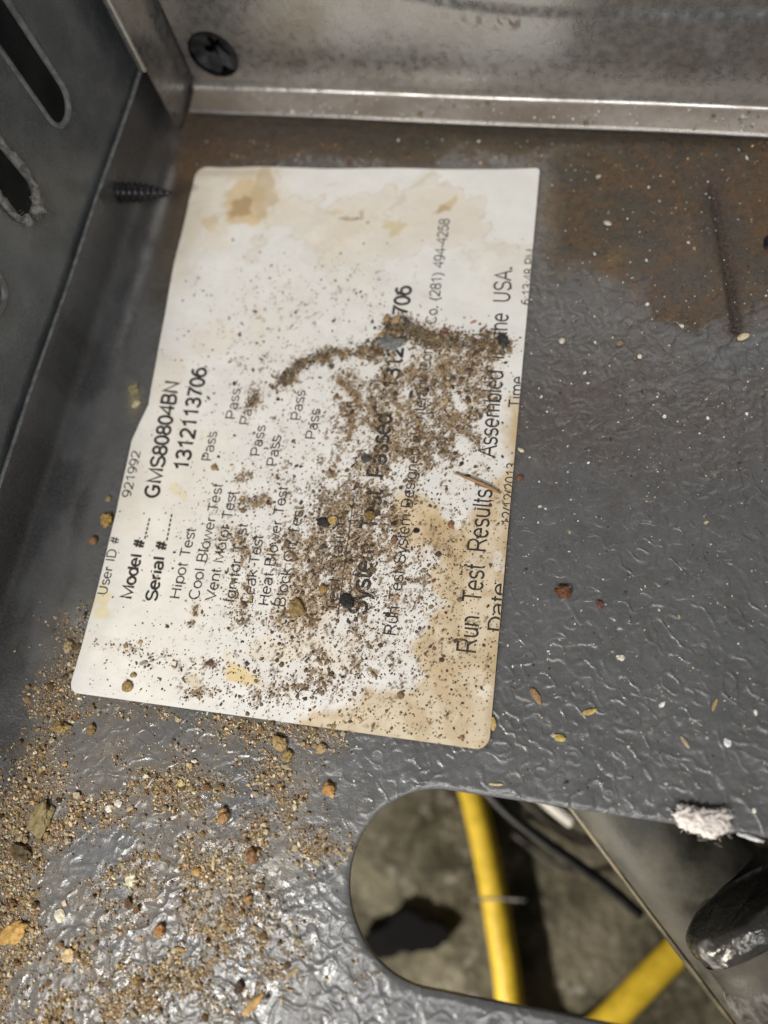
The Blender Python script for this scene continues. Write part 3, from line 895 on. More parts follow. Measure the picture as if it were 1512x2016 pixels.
stain(.35 * np.exp(-((x + .02) / .05) ** 2) * sstep(5.5, 3, y), BRN)
# brown dust smears that go with the dirt
g = label_dirt(P)
sm = np.clip(g, 0, 1)
nd = .5 * fbm(x * 15, y * 11, 271) + .5 * fbm(x * 34, y * 30, 261, 2)
blot = sstep(.64 - .25 * sm, .76 - .25 * sm, nd) * sstep(.03, .12, sm)
stain(.88 * blot, (.18, .115, .06), .9)
stain(.5 * blot * (nb > .52), (.12, .085, .05), .9)
stain(.42 * sm * sstep(.3, .6, nb), (.44, .31, .17), .8)
stain(.30 * (nc > .62) * blob(P, 700, 520, 120, 160) * sstep(.5, .6, na), (.5, .48, .44), .3)
label = empty('test_label', (-3.3, 5.0, 0), 'white paper test results label stained brown, stuck crooked in the corner of the grey floor', 'label')
LO = np.array([-3.3, 5.0, 0])
# thickness: a skirt round the outline
bd = np.abs(lab_sd(q)) < 1e-3
mesh('paper_sheet', LV - LO, f, PAPER, label, col, True, {'Dust': dst})
oy = np.r_[np.linspace(.0, LH, 220)]
ob = []
for yy in np.linspace(.17, LH - .25, 200): ob.append((left_edge(yy), yy))
for a in np.linspace(math.pi, math.pi / 2, 9): ob.append((left_edge(LH) + .24 + .24 * math.cos(a), LH - .24 + .24 * math.sin(a)))
for xx in np.linspace(-6.3, -.1, 120): ob.append((xx, LH))
for a in np.linspace(math.pi / 2, 0, 6): ob.append((-.07 + .07 * math.cos(a), LH - .07 + .07 * math.sin(a)))
for yy in np.linspace(LH - .1, .21, 160): ob.append((0, yy))
for a in np.linspace(0, -math.pi / 2, 9): ob.append((-.2 + .2 * math.cos(a), .2 + .2 * math.sin(a)))
for xx in np.linspace(-.25, -6.35, 120): ob.append((xx, 0))
for a in np.linspace(-math.pi / 2, -math.pi, 9): ob.append((left_edge(.1) + .16 + .16 * math.cos(a), .16 + .16 * math.sin(a)))
ob = np.array(ob); nb_ = len(ob); oh = lab_h(ob[:, 0], ob[:, 1])
sv = np.concatenate([np.c_[ob, oh + .0005], np.c_[ob, np.maximum(oh - .022, .002)]])
mesh('paper_edge', sv - LO, [(i, (i + 1) % nb_, nb_ + (i + 1) % nb_, nb_ + i) for i in range(nb_)], mat_plain('paper_edge_brown', (.50, .42, .32), .8, 0, .2, 5, .3), label)

TEXT = [('User ID #', -6.361, 1.586, -6.373, 2.568, .155, 0), ('921992', -6.36, 3.28, -6.39, 4.13, .155, 0),
        ('Model #.....', -5.924, 1.574, -5.917, 2.95, .19, 1), ('GMS80804BN', -5.869, 3.317, -5.968, 5.485, .245, 1),
        ('Serial #......', -5.488, 1.579, -5.546, 3.06, .19, 1), ('1312113706', -5.45, 3.85, -5.53, 5.8, .25, 1),
        ('Hipot Test', -5.109, 1.661, -5.087, 2.848, .168, 0), ('Cool Blower Test', -4.789, 1.679, -4.789, 3.664, .168, 0),
        ('Vent Motor Test', -4.509, 1.70, -4.513, 3.552, .168, 0), ('Ignitor Test', -4.191, 1.70, -4.215, 3.008, .168, 0),
        ('Leak Test', -3.891, 1.72, -3.907, 2.837, .168, 0), ('Heat Blower Test', -3.622, 1.714, -3.643, 3.698, .168, 0),
        ('Block Off Test', -3.358, 1.72, -3.31, 3.389, .168, 0),
        ('Pass', -5.08, 4.06, -5.08, 4.6, .168, 0), ('Pass', -4.81, 4.86, -4.82, 5.44, .168, 0), ('Pass', -4.54, 4.77, -4.52, 5.31, .168, 0),
        ('Pass', -4.23, 4.21, -4.23, 4.77, .168, 0), ('Pass', -3.91, 4.05, -3.92, 4.6, .168, 0), ('Pass', -3.64, 4.91, -3.64, 5.47, .168, 0), ('Pass', -3.32, 4.58, -3.32, 5.14, .168, 0),
        ('Test Station:', -2.515, 1.73, -2.60, 3.35, .168, 0), ('System Test Passed', -2.05, 1.741, -2.08, 5.13, .27, 1), ('1312113706', -2.045, 5.60, -2.055, 7.619, .26, 1),
        ('Run Test System Designed by Interlink Comm. Co. (281) 494-4258', -1.546, 1.475, -1.531, 9.062, .178, 0),
        ('Run Test Results/', -.312, 1.349, -.305, 4.02, .28, 0), ('Assembled in the USA.', -.30, 4.50, -.322, 8.08, .28, 0),
        ('Date', .045, 1.71, .045, 2.44, .21, 0), ('12/12/2013', .05, 3.37, .05, 4.42, .16, 0), ('Time', .045, 5.4, .045, 5.96, .21, 0), ('6:13:48 PM', .05, 7.33, .05, 8.45, .16, 0)]


def clip_tris(T, fn):
    """clip triangles (list of 3x2) to fn(p) >= 0, fn linear"""
    out = []
    for t in T:
        dv = [fn(p) for p in t]
        if min(dv) >= 0: out.append(list(t)); continue
        if max(dv) <= 0: continue
        pl = []
        for i in range(3):
            a, b = t[i], t[(i + 1) % 3]; da, db = dv[i], dv[(i + 1) % 3]
            if da >= 0: pl.append(a)
            if (da >= 0) != (db >= 0): pl.append(a + (b - a) * (da / (da - db)))
        out.append(pl)
    return out


def arc(cx, cy, rx, ry, a0, a1, n=12):
    t = np.radians(np.linspace(a0, a1, n)); return [(cx + rx * math.cos(u), cy + ry * math.sin(u)) for u in t]


XH = .73
# plain sans letters as centre lines, cap height 1: (advance, strokes)
BOWL = arc(.33, .365, .27, .365, 0, 360, 25)
GL = {
    'U': (.98, [[(.14, 1), (.14, .36)] + arc(.47, .36, .33, .36, 180, 360) + [(.80, 1)]]),
    'I': (.38, [[(.19, 0), (.19, 1)]]), 'l': (.31, [[(.155, 0), (.155, 1)]]), 'i': (.31, [[(.155, 0), (.155, XH)], [(.155, .90), (.155, 1.0)]]),
    'D': (.98, [[(.14, 0), (.14, 1), (.44, 1)] + arc(.44, .5, .40, .5, 90, -90, 16) + [(.14, 0)]]),
    '#': (.76, [[(.16, 0), (.32, 1)], [(.42, 0), (.58, 1)], [(.06, .67), (.70, .67)], [(.04, .33), (.68, .33)]]),
    's': (.68, [arc(.34, .545, .24, .185, 20, 270, 12) + arc(.34, .185, .26, .185, 90, -160, 12)]),
    'e': (.77, [[(.08, .39), (.66, .39)] + arc(.37, .365, .29, .365, 8, 318, 22)]),
    'r': (.46, [[(.13, 0), (.13, XH)], [(.13, .42)] + arc(.38, .42, .25, .30, 175, 80, 7)]),
    'M': (1.14, [[(.13, 0), (.13, 1), (.57, .04), (1.01, 1), (1.01, 0)]]),
    'o': (.77, [arc(.385, .365, .30, .365, 0, 360, 25)]),
    'd': (.77, [arc(.35, .365, .28, .365, 0, 360, 25), [(.64, 0), (.64, 1)]]), 'b': (.77, [arc(.42, .365, .28, .365, 0, 360, 25), [(.13, 0), (.13, 1)]]),
    'p': (.77, [arc(.42, .365, .28, .365, 0, 360, 25), [(.13, -.28), (.13, XH)]]),
    'g': (.77, [arc(.35, .365, .28, .365, 0, 360, 25), [(.64, XH), (.64, -.02)] + arc(.36, -.02, .28, .26, 0, -155, 10)]),
    '.': (.38, [[(.16, .0), (.16, .15)], [(.22, .0), (.22, .15)]]), ':': (.38, [[(.19, -.005), (.19, .10)], [(.19, .60), (.19, .71)]]),
    'G': (1.08, [arc(.53, .5, .43, .5, 42, 318, 22) + [(.86, .46), (.54, .46)]]),
    'S': (.92, [arc(.46, .745, .33, .255, 15, 270, 14) + arc(.46, .245, .36, .245, 90, -165, 14)]),
    'G2': (1, []), '0': (.77, [arc(.385, .5, .29, .5, 0, 360, 28)]), 'O': (1.08, [arc(.54, .5, .44, .5, 0, 360, 28)]), 'C': (1.0, [arc(.53, .5, .43, .5, 42, 318, 22)]),
    '8': (.77, [arc(.385, .75, .25, .25, -90, 270, 22), arc(.385, .255, .30, .255, 90, 450, 22)]),
    '4': (.77, [[(.56, 0), (.56, 1), (.05, .30), (.74, .30)]]), '1': (.77, [[(.16, .76), (.33, .85), (.46, 1), (.46, 0)]]),
    '2': (.77, [arc(.375, .71, .28, .29, 165, -20, 12) + [(.50, .40), (.10, .03), (.10, 0), (.69, 0)]]),
    '3': (.77, [arc(.36, .745, .26, .255, 160, -90, 13) + arc(.36, .265, .31, .265, 85, -165, 14)]),
    '7': (.77, [[(.08, .98), (.68, .98), (.45, .60), (.28, 0)]]),
    '6': (.77, [arc(.39, .33, .29, .33, 180, -180, 24), arc(.43, .40, .33, .60, 180, 62, 12)]), '9': (.77, [arc(.38, .67, .29, .33, 0, 360, 24), arc(.34, .60, .33, .60, 0, -118, 12)]),
    '5': (.77, [[(.64, .98), (.20, .98), (.13, .50)] + arc(.37, .33, .30, .33, 130, -160, 14)]),
    'B': (.92, [[(.14, 0), (.14, 1), (.48, 1)] + arc(.48, .765, .25, .235, 90, -90, 10) + [(.14, .53)], [(.48, .53)] + arc(.50, .265, .30, .265, 90, -90, 10) + [(.14, 0)]]),
    'N': (1.0, [[(.13, 0), (.13, 1), (.83, 0), (.83, 1)]]), 'H': (1.0, [[(.13, 0), (.13, 1)], [(.85, 0), (.85, 1)], [(.13, .53), (.85, .53)]]),
    'a': (.77, [arc(.36, .50, .26, .225, 155, 0, 10) + [(.62, .12), (.66, 0)], [(.62, .43), (.34, .38)] + arc(.30, .19, .21, .19, 90, 270, 10) + arc(.36, .26, .26, .26, 270, 350, 6)]),
    't': (.40, [[(.18, .95), (.18, .14)] + arc(.29, .14, .11, .13, 180, 280, 6), [(.03, XH - .03), (.36, XH - .03)]]),
    'f': (.40, [[(.16, 0), (.16, .84)] + arc(.28, .84, .12, .15, 180, 75, 6), [(.03, XH - .03), (.36, XH - .03)]]),
    'T': (.84, [[(.04, .98), (.80, .98)], [(.42, 0), (.42, .98)]]), 'L': (.77, [[(.14, 1), (.14, .02), (.70, .02)]]),
    'w': (1.0, [[(.03, XH), (.26, .02), (.50, XH - .02), (.74, .02), (.97, XH)]]), 'V': (.92, [[(.03, 1), (.46, .02), (.89, 1)]]),
    'y': (.70, [[(.04, XH), (.35, .02)], [(.66, XH), (.32, -.14)] + arc(.20, -.14, .12, .13, -20, -110, 5)]),
    'v': (.70, [[(.04, XH), (.35, .02), (.66, XH)]]), 'n': (.77, [[(.13, 0), (.13, XH)], [(.13, .42)] + arc(.385, .44, .255, .28, 170, 0, 10) + [(.64, 0)]]),
    'h': (.77, [[(.13, 0), (.13, 1)], [(.13, .42)] + arc(.385, .44, .255, .28, 170, 0, 10) + [(.64, 0)]]), 'u': (.77, [[(.13, XH), (.13, .27)] + arc(.385, .27, .255, .26, 180, 355, 10), [(.64, XH), (.64, 0)]]),
    'm': (1.14, [[(.13, 0), (.13, XH)], [(.13, .45)] + arc(.35, .47, .22, .25, 170, 0, 9) + [(.57, 0)], [(.57, .45)] + arc(.79, .47, .22, .25, 170, 0, 9) + [(1.01, 0)]]),
    'k': (.69, [[(.13, 0), (.13, 1)], [(.62, XH), (.14, .28)], [(.29, .42), (.66, 0)]]), 'P': (.92, [[(.14, 0), (.14, 1), (.53, 1)] + arc(.53, .72, .28, .28, 90, -90, 12) + [(.14, .44)]]),
    'R': (1.0, [[(.14, 0), (.14, 1), (.58, 1)] + arc(.58, .73, .27, .27, 90, -90, 12) + [(.14, .46)], [(.52, .46), (.68, .34), (.92, 0)]]),
    'A': (.92, [[(.03, 0), (.46, 1), (.89, 0)], [(.19, .36), (.73, .36)]]), 'c': (.69, [arc(.37, .365, .29, .365, 40, 320, 18)]), '/': (.39, [[(.02, 0), (.36, 1)]]),
    '(': (.46, [arc(.55, .36, .40, .68, 115, 245, 12)]), ')': (.46, [arc(-.09, .36, .40, .68, 65, -65, 12)]), '-': (.46, [[(.06, .36), (.40, .36)]]), ' ': (.385, [])}


def ribbon(pts, w_):
    P_ = [np.array(p, float) for p in pts]
    Q_ = [P_[0]]
    for p in P_[1:]:
        if np.linalg.norm(p - Q_[-1]) > 1e-4: Q_.append(p)
    P_ = np.array(Q_); closed = np.linalg.norm(P_[0] - P_[-1]) < 1e-3 and len(P_) > 4
    n = len(P_); D = P_[1:] - P_[:-1]; D /= np.linalg.norm(D, axis=1, keepdims=True)
    quads = []
    L_ = []; R_ = []
    for i in range(n):
        if closed and i in (0, n - 1): d0, d1 = D[-1], D[0]
        else: d0 = D[max(0, i - 1)]; d1 = D[min(n - 2, i)]
        n0 = np.array([-d0[1], d0[0]]); n1 = np.array([-d1[1], d1[0]]); m = n0 + n1; m /= max(np.linalg.norm(m), 1e-6)
        k = min(1 / max(m @ n0, .2), 1.7)
        L_.append(P_[i] + m * w_ / 2 * k); R_.append(P_[i] - m * w_ / 2 * k)
    tris = []
    for i in range(n - 1): tris += [[L_[i], R_[i], R_[i + 1]], [L_[i], R_[i + 1], L_[i + 1]]]
    return tris


for body, xa, va, xb, vb, cap, bold in TEXT:
    sw = .20 if bold else .128
    gap = .85 if cap > .255 else .50
    wd_ = lambda ch: gap if ch == ' ' else GL[ch][0]
    adv = sum(wd_(ch) for ch in body) - .1
    words_ = []; cur = []; px0 = -.05
    for ch in body + ' ':
        if ch == ' ':
            if cur: words_.append(cur)
            cur = []
        for st in GL[ch][1]: cur += [[p + np.array([px0, 0]) for p in t] for t in ribbon(st, sw)]
        px0 += wd_(ch)
    for T in words_:
        T = [[np.array([xa + (xb - xa) * p[0] / adv - p[1] * cap, va + (vb - va) * p[0] / adv]) for p in t] for t in T]
        T = clip_tris(T, lambda p: -.004 - p[0])
        if xa < -6.2: T = clip_tris([t for t in T if len(t) == 3], lambda p: p[0] - (float(left_edge(p[1])) + .012))
        V = []; F = []
        for t in T:
            b = len(V); V += [tuple(p) for p in t]; F.append(tuple(range(b, b + len(t))))
        if not V: continue
        V = np.array(V)
        V3 = np.c_[V, lab_h(V[:, 0], V[:, 1]) + .0035 + .00002 * (np.arange(len(V)) // 6 % 9)]
        mesh('printed_word', V3 - LO, F, INK, label, None, False)
uy = np.linspace(1.66, 3.62, 60)
ux = np.interp(uy, [1.66, 3.62], [-2.485, -2.51])
uv = np.concatenate([np.c_[ux - .008, uy, lab_h(ux, uy) + .0035], np.c_[ux + .008, uy, lab_h(ux, uy) + .0035]])
mesh('underline', uv - LO, [(i, i + 1, 60 + i + 1, 60 + i) for i in range(59)], INK, label, None, False)

# ------------------------------------------------------------------ grit: many small real grains
BASES = []
for k in range(14):
    v = S1[0].copy(); r_ = np.random.default_rng(100 + k)
    v *= r_.uniform(.62, 1.25, (len(v), 1)); v *= r_.uniform(.6, 1.25, 3)
    BASES.append(v)
OCT = np.array([(1, 0, 0), (-1, 0, 0), (0, 1, 0), (0, -1, 0), (0, 0, 1), (0, 0, -1)], float)
OCTF = np.array([(0, 2, 4), (2, 1, 4), (1, 3, 4), (3, 0, 4), (2, 0, 5), (1, 2, 5), (3, 1, 5), (0, 3, 5)])


def rotmats(n, rg_):
    qn = rg_.normal(0, 1, (n, 4)); qn /= np.linalg.norm(qn, axis=1, keepdims=True)
    w_, x_, y_, z_ = qn.T
    return np.stack([1 - 2 * (y_ * y_ + z_ * z_), 2 * (x_ * y_ - z_ * w_), 2 * (x_ * z_ + y_ * w_), 2 * (x_ * y_ + z_ * w_), 1 - 2 * (x_ * x_ + z_ * z_), 2 * (y_ * z_ - x_ * w_),
                     2 * (x_ * z_ - y_ * w_), 2 * (y_ * z_ + x_ * w_), 1 - 2 * (x_ * x_ + y_ * y_)], 1).reshape(n, 3, 3)


def grains(pos, size, colors, flat=1.0, seed=1):
    rg_ = np.random.default_rng(seed); n = len(pos); Rm = rotmats(n, rg_)
    VV = []; FF = []; CC = []; off = 0
    small = size < .022
    for k in range(-1, len(BASES)):
        if k < 0: ix = np.where(small)[0]; bv, bf = OCT, OCTF
        else: ix = np.where(~small)[0]; ix = ix[ix % len(BASES) == k]; bv, bf = BASES[k], S1[1]
        if len(ix) == 0: continue
        st = rg_.uniform(.65, 1.4, (len(ix), 1, 3))
        v = np.einsum('nij,nvj->nvi', Rm[ix], bv[None] * st) * size[ix][:, None, None]
        v[..., 2] *= flat
        v = v + pos[ix][:, None, :]
        v[..., 2] += (size[ix] * flat * .45)[:, None]
        m = len(bv)
        VV.append(v.reshape(-1, 3)); CC.append(np.repeat(colors[ix], m, 0))
        FF.append((bf[None] + (np.arange(len(ix)) * m)[:, None, None] + off).reshape(-1, 3)); off += len(ix) * m
    return np.concatenate(VV), np.concatenate(FF), np.concatenate(CC)


def sample(n, box, dens, rg_):
    out = []; tot = 0
    while tot < n:
        p = np.c_[rg_.uniform(box[0], box[2], 60000), rg_.uniform(box[1], box[3], 60000)]
        k = p[rg_.uniform(0, 1.2, len(p)) < dens(p)]
        out.append(k); tot += len(k)
        if len(out) > 60: break
    return np.concatenate(out)[:n]


def pick(pal, n, rg_, wts):
    pal = np.array(pal); i = rg_.choice(len(pal), n, p=np.array(wts) / np.sum(wts))
    return pal[i] * rg_.uniform(.65, 1.35, (n, 1)) * rg_.uniform(.92, 1.08, (n, 3))


FP = [(.40, .27, .12), (.27, .165, .075), (.15, .09, .05), (.54, .42, .24), (.68, .60, .45), (.07, .05, .04), (.44, .25, .07)]
FW = [30, 24, 12, 20, 15, 3, 4]


def not_label(p):
    w_ = atv(p); return (lab_sd(w_[:, :2]) < -.02) & (hole_sd(w_[:, :2]) > .05)


def on_pan(p):
    w_ = atv(p)
    xmin = xf(w_[:, 1]) + .25
    w_[:, 0] = np.maximum(w_[:, 0], xmin)
    w_[:, 2] = pan_z(w_[:, 0], w_[:, 1]); return w_


p = sample(46000, (-60, 1180, 760, 2120), lambda P: grit_density(P) * not_label(P), rng)
sz = np.clip(rng.lognormal(math.log(.0074), .62, len(p)), .0035, .042)
pos = on_pan(p); pos[:, 2] += np.where(rng.uniform(0, 1, len(p)) < .25, sz * .7, 0)
cl = pick(FP, len(p), rng, FW)
BIGI = np.where(sz > .026)[0]
BIGI = BIGI[np.argsort(-sz[BIGI])][:110]
rest = np.setdiff1d(np.arange(len(p)), BIGI)
v, f, c = grains(pos[rest], sz[rest], cl[rest], .85, 3)
tag(mesh('grit', v, f, GRIT, None, c, False), 'fine brown grit drifted over the lower left of the grey floor', kind='stuff')
SHADE = ['brown', 'tan', 'cream', 'dark brown']
ZONES = [((240, 1280), 'in the grit at the lower left corner of the label'), ((480, 1445), 'in the grit under the bottom edge of the label'), ((300, 1580), 'in the curved grit drift across the left floor'),
         ((40, 1720), 'in the grit heaped at the left picture edge'), ((600, 1650), 'in the thin grit near the oval hole'), ((330, 1800), 'on the glinting floor left of the oval hole'), ((250, 1970), 'in the grit at the bottom of the picture')]
CMESH = {}
for j, i in enumerate(BIGI):
    c = cl[i]; lum = c.mean()
    kd = 3 if lum < .085 else 0 if lum < .19 else 1 if lum < .36 else 2
    key = (kd, j % 6)
    if key not in CMESH:
        pal = [(.26, .145, .06), (.44, .29, .12), (.62, .52, .34), (.10, .06, .035)][kd]
        bv = S2[0] * (1 + 1.5 * n3(S2[0], 1.7, 50 + j) + .9 * n3(S2[0], 4, 90 + j))[:, None] * np.random.default_rng(j).uniform(.7, 1.2, 3)
        o = mesh('grit_crumb', bv, S2[1], CHIP, None, np.tile(np.array(pal) * (.8 + .1 * (j % 6)), (len(bv), 1)), False); CMESH[key] = o.data
    else: o = link('grit_crumb', CMESH[key])
    s = sz[i]
    o.location = pos[i] + [0, 0, s * .35]; o.scale = (s * random.uniform(.9, 1.3), s * random.uniform(.8, 1.2), s * random.uniform(.6, .9)); o.rotation_euler = (random.uniform(-.4, .4), random.uniform(-.4, .4), random.uniform(0, 6.3))
    zn = min(ZONES, key=lambda z: math.hypot(p[i][0] - z[0][0], p[i][1] - z[0][1]))[1]
    tag(o, f'small {SHADE[kd]} crumb ' + zn, 'crumb', f'{SHADE[kd]} crumbs ' + zn)

# label dirt
LP = [(.15, .092, .045), (.10, .064, .036), (.22, .145, .072), (.05, .04, .035), (.33, .23, .11), (.40, .29, .12)]
p = sample(26000, (180, 420, 1060, 1480), label_dirt, rng)
w2 = atv(p, .03); ok = lab_sd(w2[:, :2]) > .03; w2 = w2[ok]
sz = np.clip(rng.lognormal(math.log(.0092), .55, len(w2)), .005, .05)
w2[:, 2] = lab_h(w2[:, 0], w2[:, 1]) + .001
v, f, c = grains(w2, sz, pick(LP, len(w2), rng, [34, 26, 16, 12, 8, 4]), .6, 5)
tag(mesh('label_dirt', v, f, GRIT, None, c, False), 'fine brown dirt sprinkled over the middle of the white label', kind='stuff')
# crust ridge of thicker dirt
p = sample(3000, (480, 600, 1010, 800), lambda P: 1.2 * np.exp(-(np.minimum(line_dist(P, ((560, 750), (600, 712), (660, 697), (740, 692))) / (3 + 11 * vn(P[..., 0] / 16, P[..., 1] / 16, 3)), line_dist(P, ((735, 692), (775, 640), (800, 655), (860, 668), (985, 682))) / (8 + 14 * vn(P[..., 0] / 26, P[..., 1] / 26, 5)))) ** 2), rng)
w2 = atv(p, .03); ok = lab_sd(w2[:, :2]) > .03; w2 = w2[ok]
sz = np.clip(rng.lognormal(math.log(.0122), .55, len(w2)), .005, .05)
w2[:, 2] = lab_h(w2[:, 0], w2[:, 1]) + rng.uniform(0, .016, len(w2))
v, f, c = grains(w2, sz, pick([(.15, .10, .05), (.09, .065, .045), (.24, .16, .08), (.16, .15, .13), (.36, .25, .10)], len(w2), rng, [30, 22, 16, 12, 8]), .8, 6)
tag(mesh('dirt_crust', v, f, GRIT, None, c, False), 'thick crust of brown dirt in a wavy ridge across the label', kind='stuff')
# scattered specks on the open floor, on the lip and on the side bend
p = np.concatenate([np.c_[rng.uniform(980, 1530, 1500), rng.uniform(280, 1640, 1500)], np.c_[rng.uniform(0, 760, 500), rng.uniform(1400, 2030, 500)],
                    np.c_[rng.normal(1300, 140, 260), rng.normal(620, 170, 260)], np.c_[rng.uniform(360, 1060, 200), rng.uniform(265, 330, 200)]])
p = p[not_label(p)]; w2 = on_pan(p)
w2 = w2[(w2[:, 1] < 10.9)]
sz = np.clip(rng.lognormal(math.log(.0095), .5, len(w2)), .004, .034)
v, f, c = grains(w2, sz, pick([(.62, .58, .50), (.42, .33, .19), (.05, .045, .04), (.15, .08, .045), (.7, .7, .68)], len(w2), rng, [26, 22, 20, 16, 10]), .7, 8)
tag(mesh('floor_dust', v, f, GRIT, None, c, False), 'fine pale and dark specks scattered over the open grey floor', kind='stuff')
sl = rng.uniform(-6.5, 3.8, 260); dl = rng.uniform(11.02, 11.4, 260)
w2 = wall(sl, dl, np.interp(dl, [11.03, 11.45], [.207, .29]))
sz = np.clip(rng.lognormal(math.log(.014), .5, 260), .006, .04)
v, f, c = grains(w2, sz, pick([(.5, .46, .38), (.2, .13, .07), (.62, .6, .55)], 260, rng, [40, 30, 20]), .7, 9)
tag(mesh('lip_dust', v, f, GRIT, None, c, False), 'pale specks of dust along the galvanised bottom lip', kind='stuff')

# ------------------------------------------------------------------ the larger crumbs, chips and flakes one by one


def crumb(name, label, cat, px, py, l, wd, ht, ang, col, on='floor', rough=.55, seed=None, sub=S3, smooth=False):
    seed = seed if seed is not None else int(px * 7 + py)
    z = .03 if on == 'label' else 0
    P_ = at(px, py, z)
    if on == 'label': P_[2] = lab_h(P_[0:1], P_[1:2])[0] + .002
    elif on == 'floor': P_[2] = pan_z(P_[0:1], P_[1:2])[0]
    v = sub[0].copy()
    v = v * (1 + rough * (1.6 * n3(v, 1.4, seed) + 1.1 * n3(v, 3.5, seed + 7) + .5 * n3(v, 8, seed + 3)))[:, None]
    v = v * np.array([l / 2, wd / 2, ht / 2])
    cvar = 1 + .7 * n3(v / max(l, wd) * 6, 2, seed + 11)
    o = mesh(name, v, sub[1], CHIP, None, np.array(col)[None] * cvar[:, None], smooth)
    o.location = P_ + [0, 0, ht * .36]
    o.rotation_euler = (random.uniform(-.15, .15), random.uniform(-.15, .15), -math.radians(ang))
    return tag(o, label, cat)


K = 1 / 118.0                                     # centimetres per photo pixel near the floor's front
crumb('rust_crumb', 'dark reddish brown rust crumb alone on the bare floor right of the label', 'crumb', 1108, 1166, .24, .20, .15, 20, (.13, .05, .022))
crumb('rust_crumb', 'tiny dull red crumb just right of the larger rust crumb', 'crumb', 1181, 1192, .13, .10, .07, 70, (.14, .055, .045))
crumb('wood_chip', 'brown wood chip lying slantwise near the lower right corner of the label', 'wood chip', 1055, 1371, .27, .10, .06, 52, (.32, .19, .085), rough=.35)
crumb('wood_chip', 'yellow slanted wood chip on the floor right of the brown chip', 'wood chip', 1160, 1402, .22, .08, .05, -25, (.46, .33, .10), rough=.35)
crumb('wood_chip', 'short rounded yellow chip just above the oval hole', 'wood chip', 1101, 1453, .17, .10, .06, 0, (.50, .36, .10), rough=.35)
crumb('wood_chip', 'yellow chip touching the lower right edge of the label', 'wood chip', 970, 1425, .19, .09, .06, 80, (.48, .33, .11), rough=.35)
crumb('wood_chip', 'thin curved tan sliver at the far right above the fluff', 'wood chip', 1406, 1388, .19, .055, .04, -75, (.38, .26, .12), rough=.3)
crumb('wood_chip', 'pale thin sliver pointing down right above the oval hole', 'wood chip', 1348, 1461, .19, .05, .04, 50, (.42, .33, .20), rough=.3)
crumb('wood_chip', 'thin tan splinter lying level beside the upper edge of the oval hole', 'wood chip', 976, 1544, .2, .04, .03, -6, (.50, .42, .22), rough=.2)
crumb('paint_flake', 'white flake on the floor between the brown chip and the curved sliver', 'flake', 1303, 1387, .10, .06, .03, -50, (.75, .74, .70))
crumb('paint_flake', 'three cornered white flake near the right end above the oval hole', 'flake', 1431, 1462, .11, .10, .03, 40, (.74, .75, .78))
crumb('paint_flake', 'pale squarish flake right of the tiny dull red crumb', 'flake', 1222, 1295, .12, .09, .05, 10, (.62, .58, .48))
crumb('paint_flake', 'pale flake beside the right edge of the label at mid height', 'flake', 1026, 887, .11, .06, .04, 30, (.66, .58, .42))
crumb('seed', 'cream oval seed at the lower end of the dark groove', 'seed', 1462, 665, .21, .11, .09, -28, (.66, .55, .34), rough=.12, smooth=True)
crumb('seed', 'round cream seed near the right edge of the label', 'seed', 1106, 673, .11, .10, .08, 60, (.58, .52, .42), rough=.15, smooth=True)
crumb('seed', 'cream grain standing alone left of the dark groove bottom', 'seed', 1259, 703, .09, .08, .07, 60, (.66, .60, .46), rough=.15, smooth=True)
crumb('seed', 'dull cream grain at the upper left of the grimy patch', 'seed', 1196, 441, .15, .09, .06, 20, (.52, .47, .38), rough=.2, smooth=True)
crumb('seed', 'pale grain near the top of the grimy patch', 'seed', 1178, 349, .10, .07, .05, -40, (.5, .44, .34), rough=.2, smooth=True)
crumb('rust_crumb', 'brown crumb with pale top between the two seeds right of the label', 'crumb', 1219, 677, .12, .10, .08, 0, (.24, .17, .10))
crumb('rust_crumb', 'rust brown crumb touching the right edge of the label', 'crumb', 1023, 942, .10, .12, .08, 0, (.16, .075, .03))
crumb('char_crumb', 'small black crumb stuck on the tan stain of the label', 'crumb', 820, 1046, .10, .08, .06, 10, (.018, .017, .016), 'label', .3)
crumb('char_crumb', 'black lump covering the start of the bold System line', 'crumb', 685, 1186, .25, .17, .11, 35, (.022, .021, .02), 'label', .6)
crumb('char_crumb', 'black angular chip at the right end of the dirt crust', 'crumb', 990, 672, .25, .17, .09, 60, (.032, .031, .032), 'label', .6)
crumb('char_crumb', 'small black lump in the dirt beside the underlined line', 'crumb', 637, 1030, .20, .13, .10, 10, (.03, .026, .024), 'label', .6)
crumb('char_crumb', 'dark grey lump on the bold line between Test and Passed', 'crumb', 722, 905, .15, .13, .09, 0, (.055, .058, .058), 'label', .5)
crumb('lint_lump', 'grey fluffy lump in the middle of the dirt crust', 'lump', 766, 676, .46, .22, .14, -4, (.16, .165, .16), 'label', .8)
crumb('pellet', 'left one of two tan pellets on top of the dirt crust', 'pellet', 762, 629, .11, .15, .09, 20, (.30, .20, .09), 'label', .25)
crumb('pellet', 'right one of two tan pellets on top of the dirt crust', 'pellet', 780, 632, .13, .18, .09, 30, (.36, .24, .12), 'label', .25)
crumb('rust_flake', 'dark red flake on the upper side of the dirt crust', 'flake', 873, 656, .15, .09, .05, 25, (.17, .045, .03), 'label', .4)
crumb('rust_flake', 'faint red flake on clean paper above the dirt crust', 'flake', 932, 635, .11, .06, .02, -25, (.42, .23, .19), 'label', .4)
crumb('amber_crumb', 'amber crumb alone in the lower left part of the label', 'crumb', 253, 1353, .18, .16, .09, 0, (.30, .20, .07), 'label', .5)
crumb('amber_crumb', 'smaller amber crumb just above the lone amber one on the label', 'crumb', 264, 1329, .10, .08, .05, 0, (.32, .23, .10), 'label', .5)
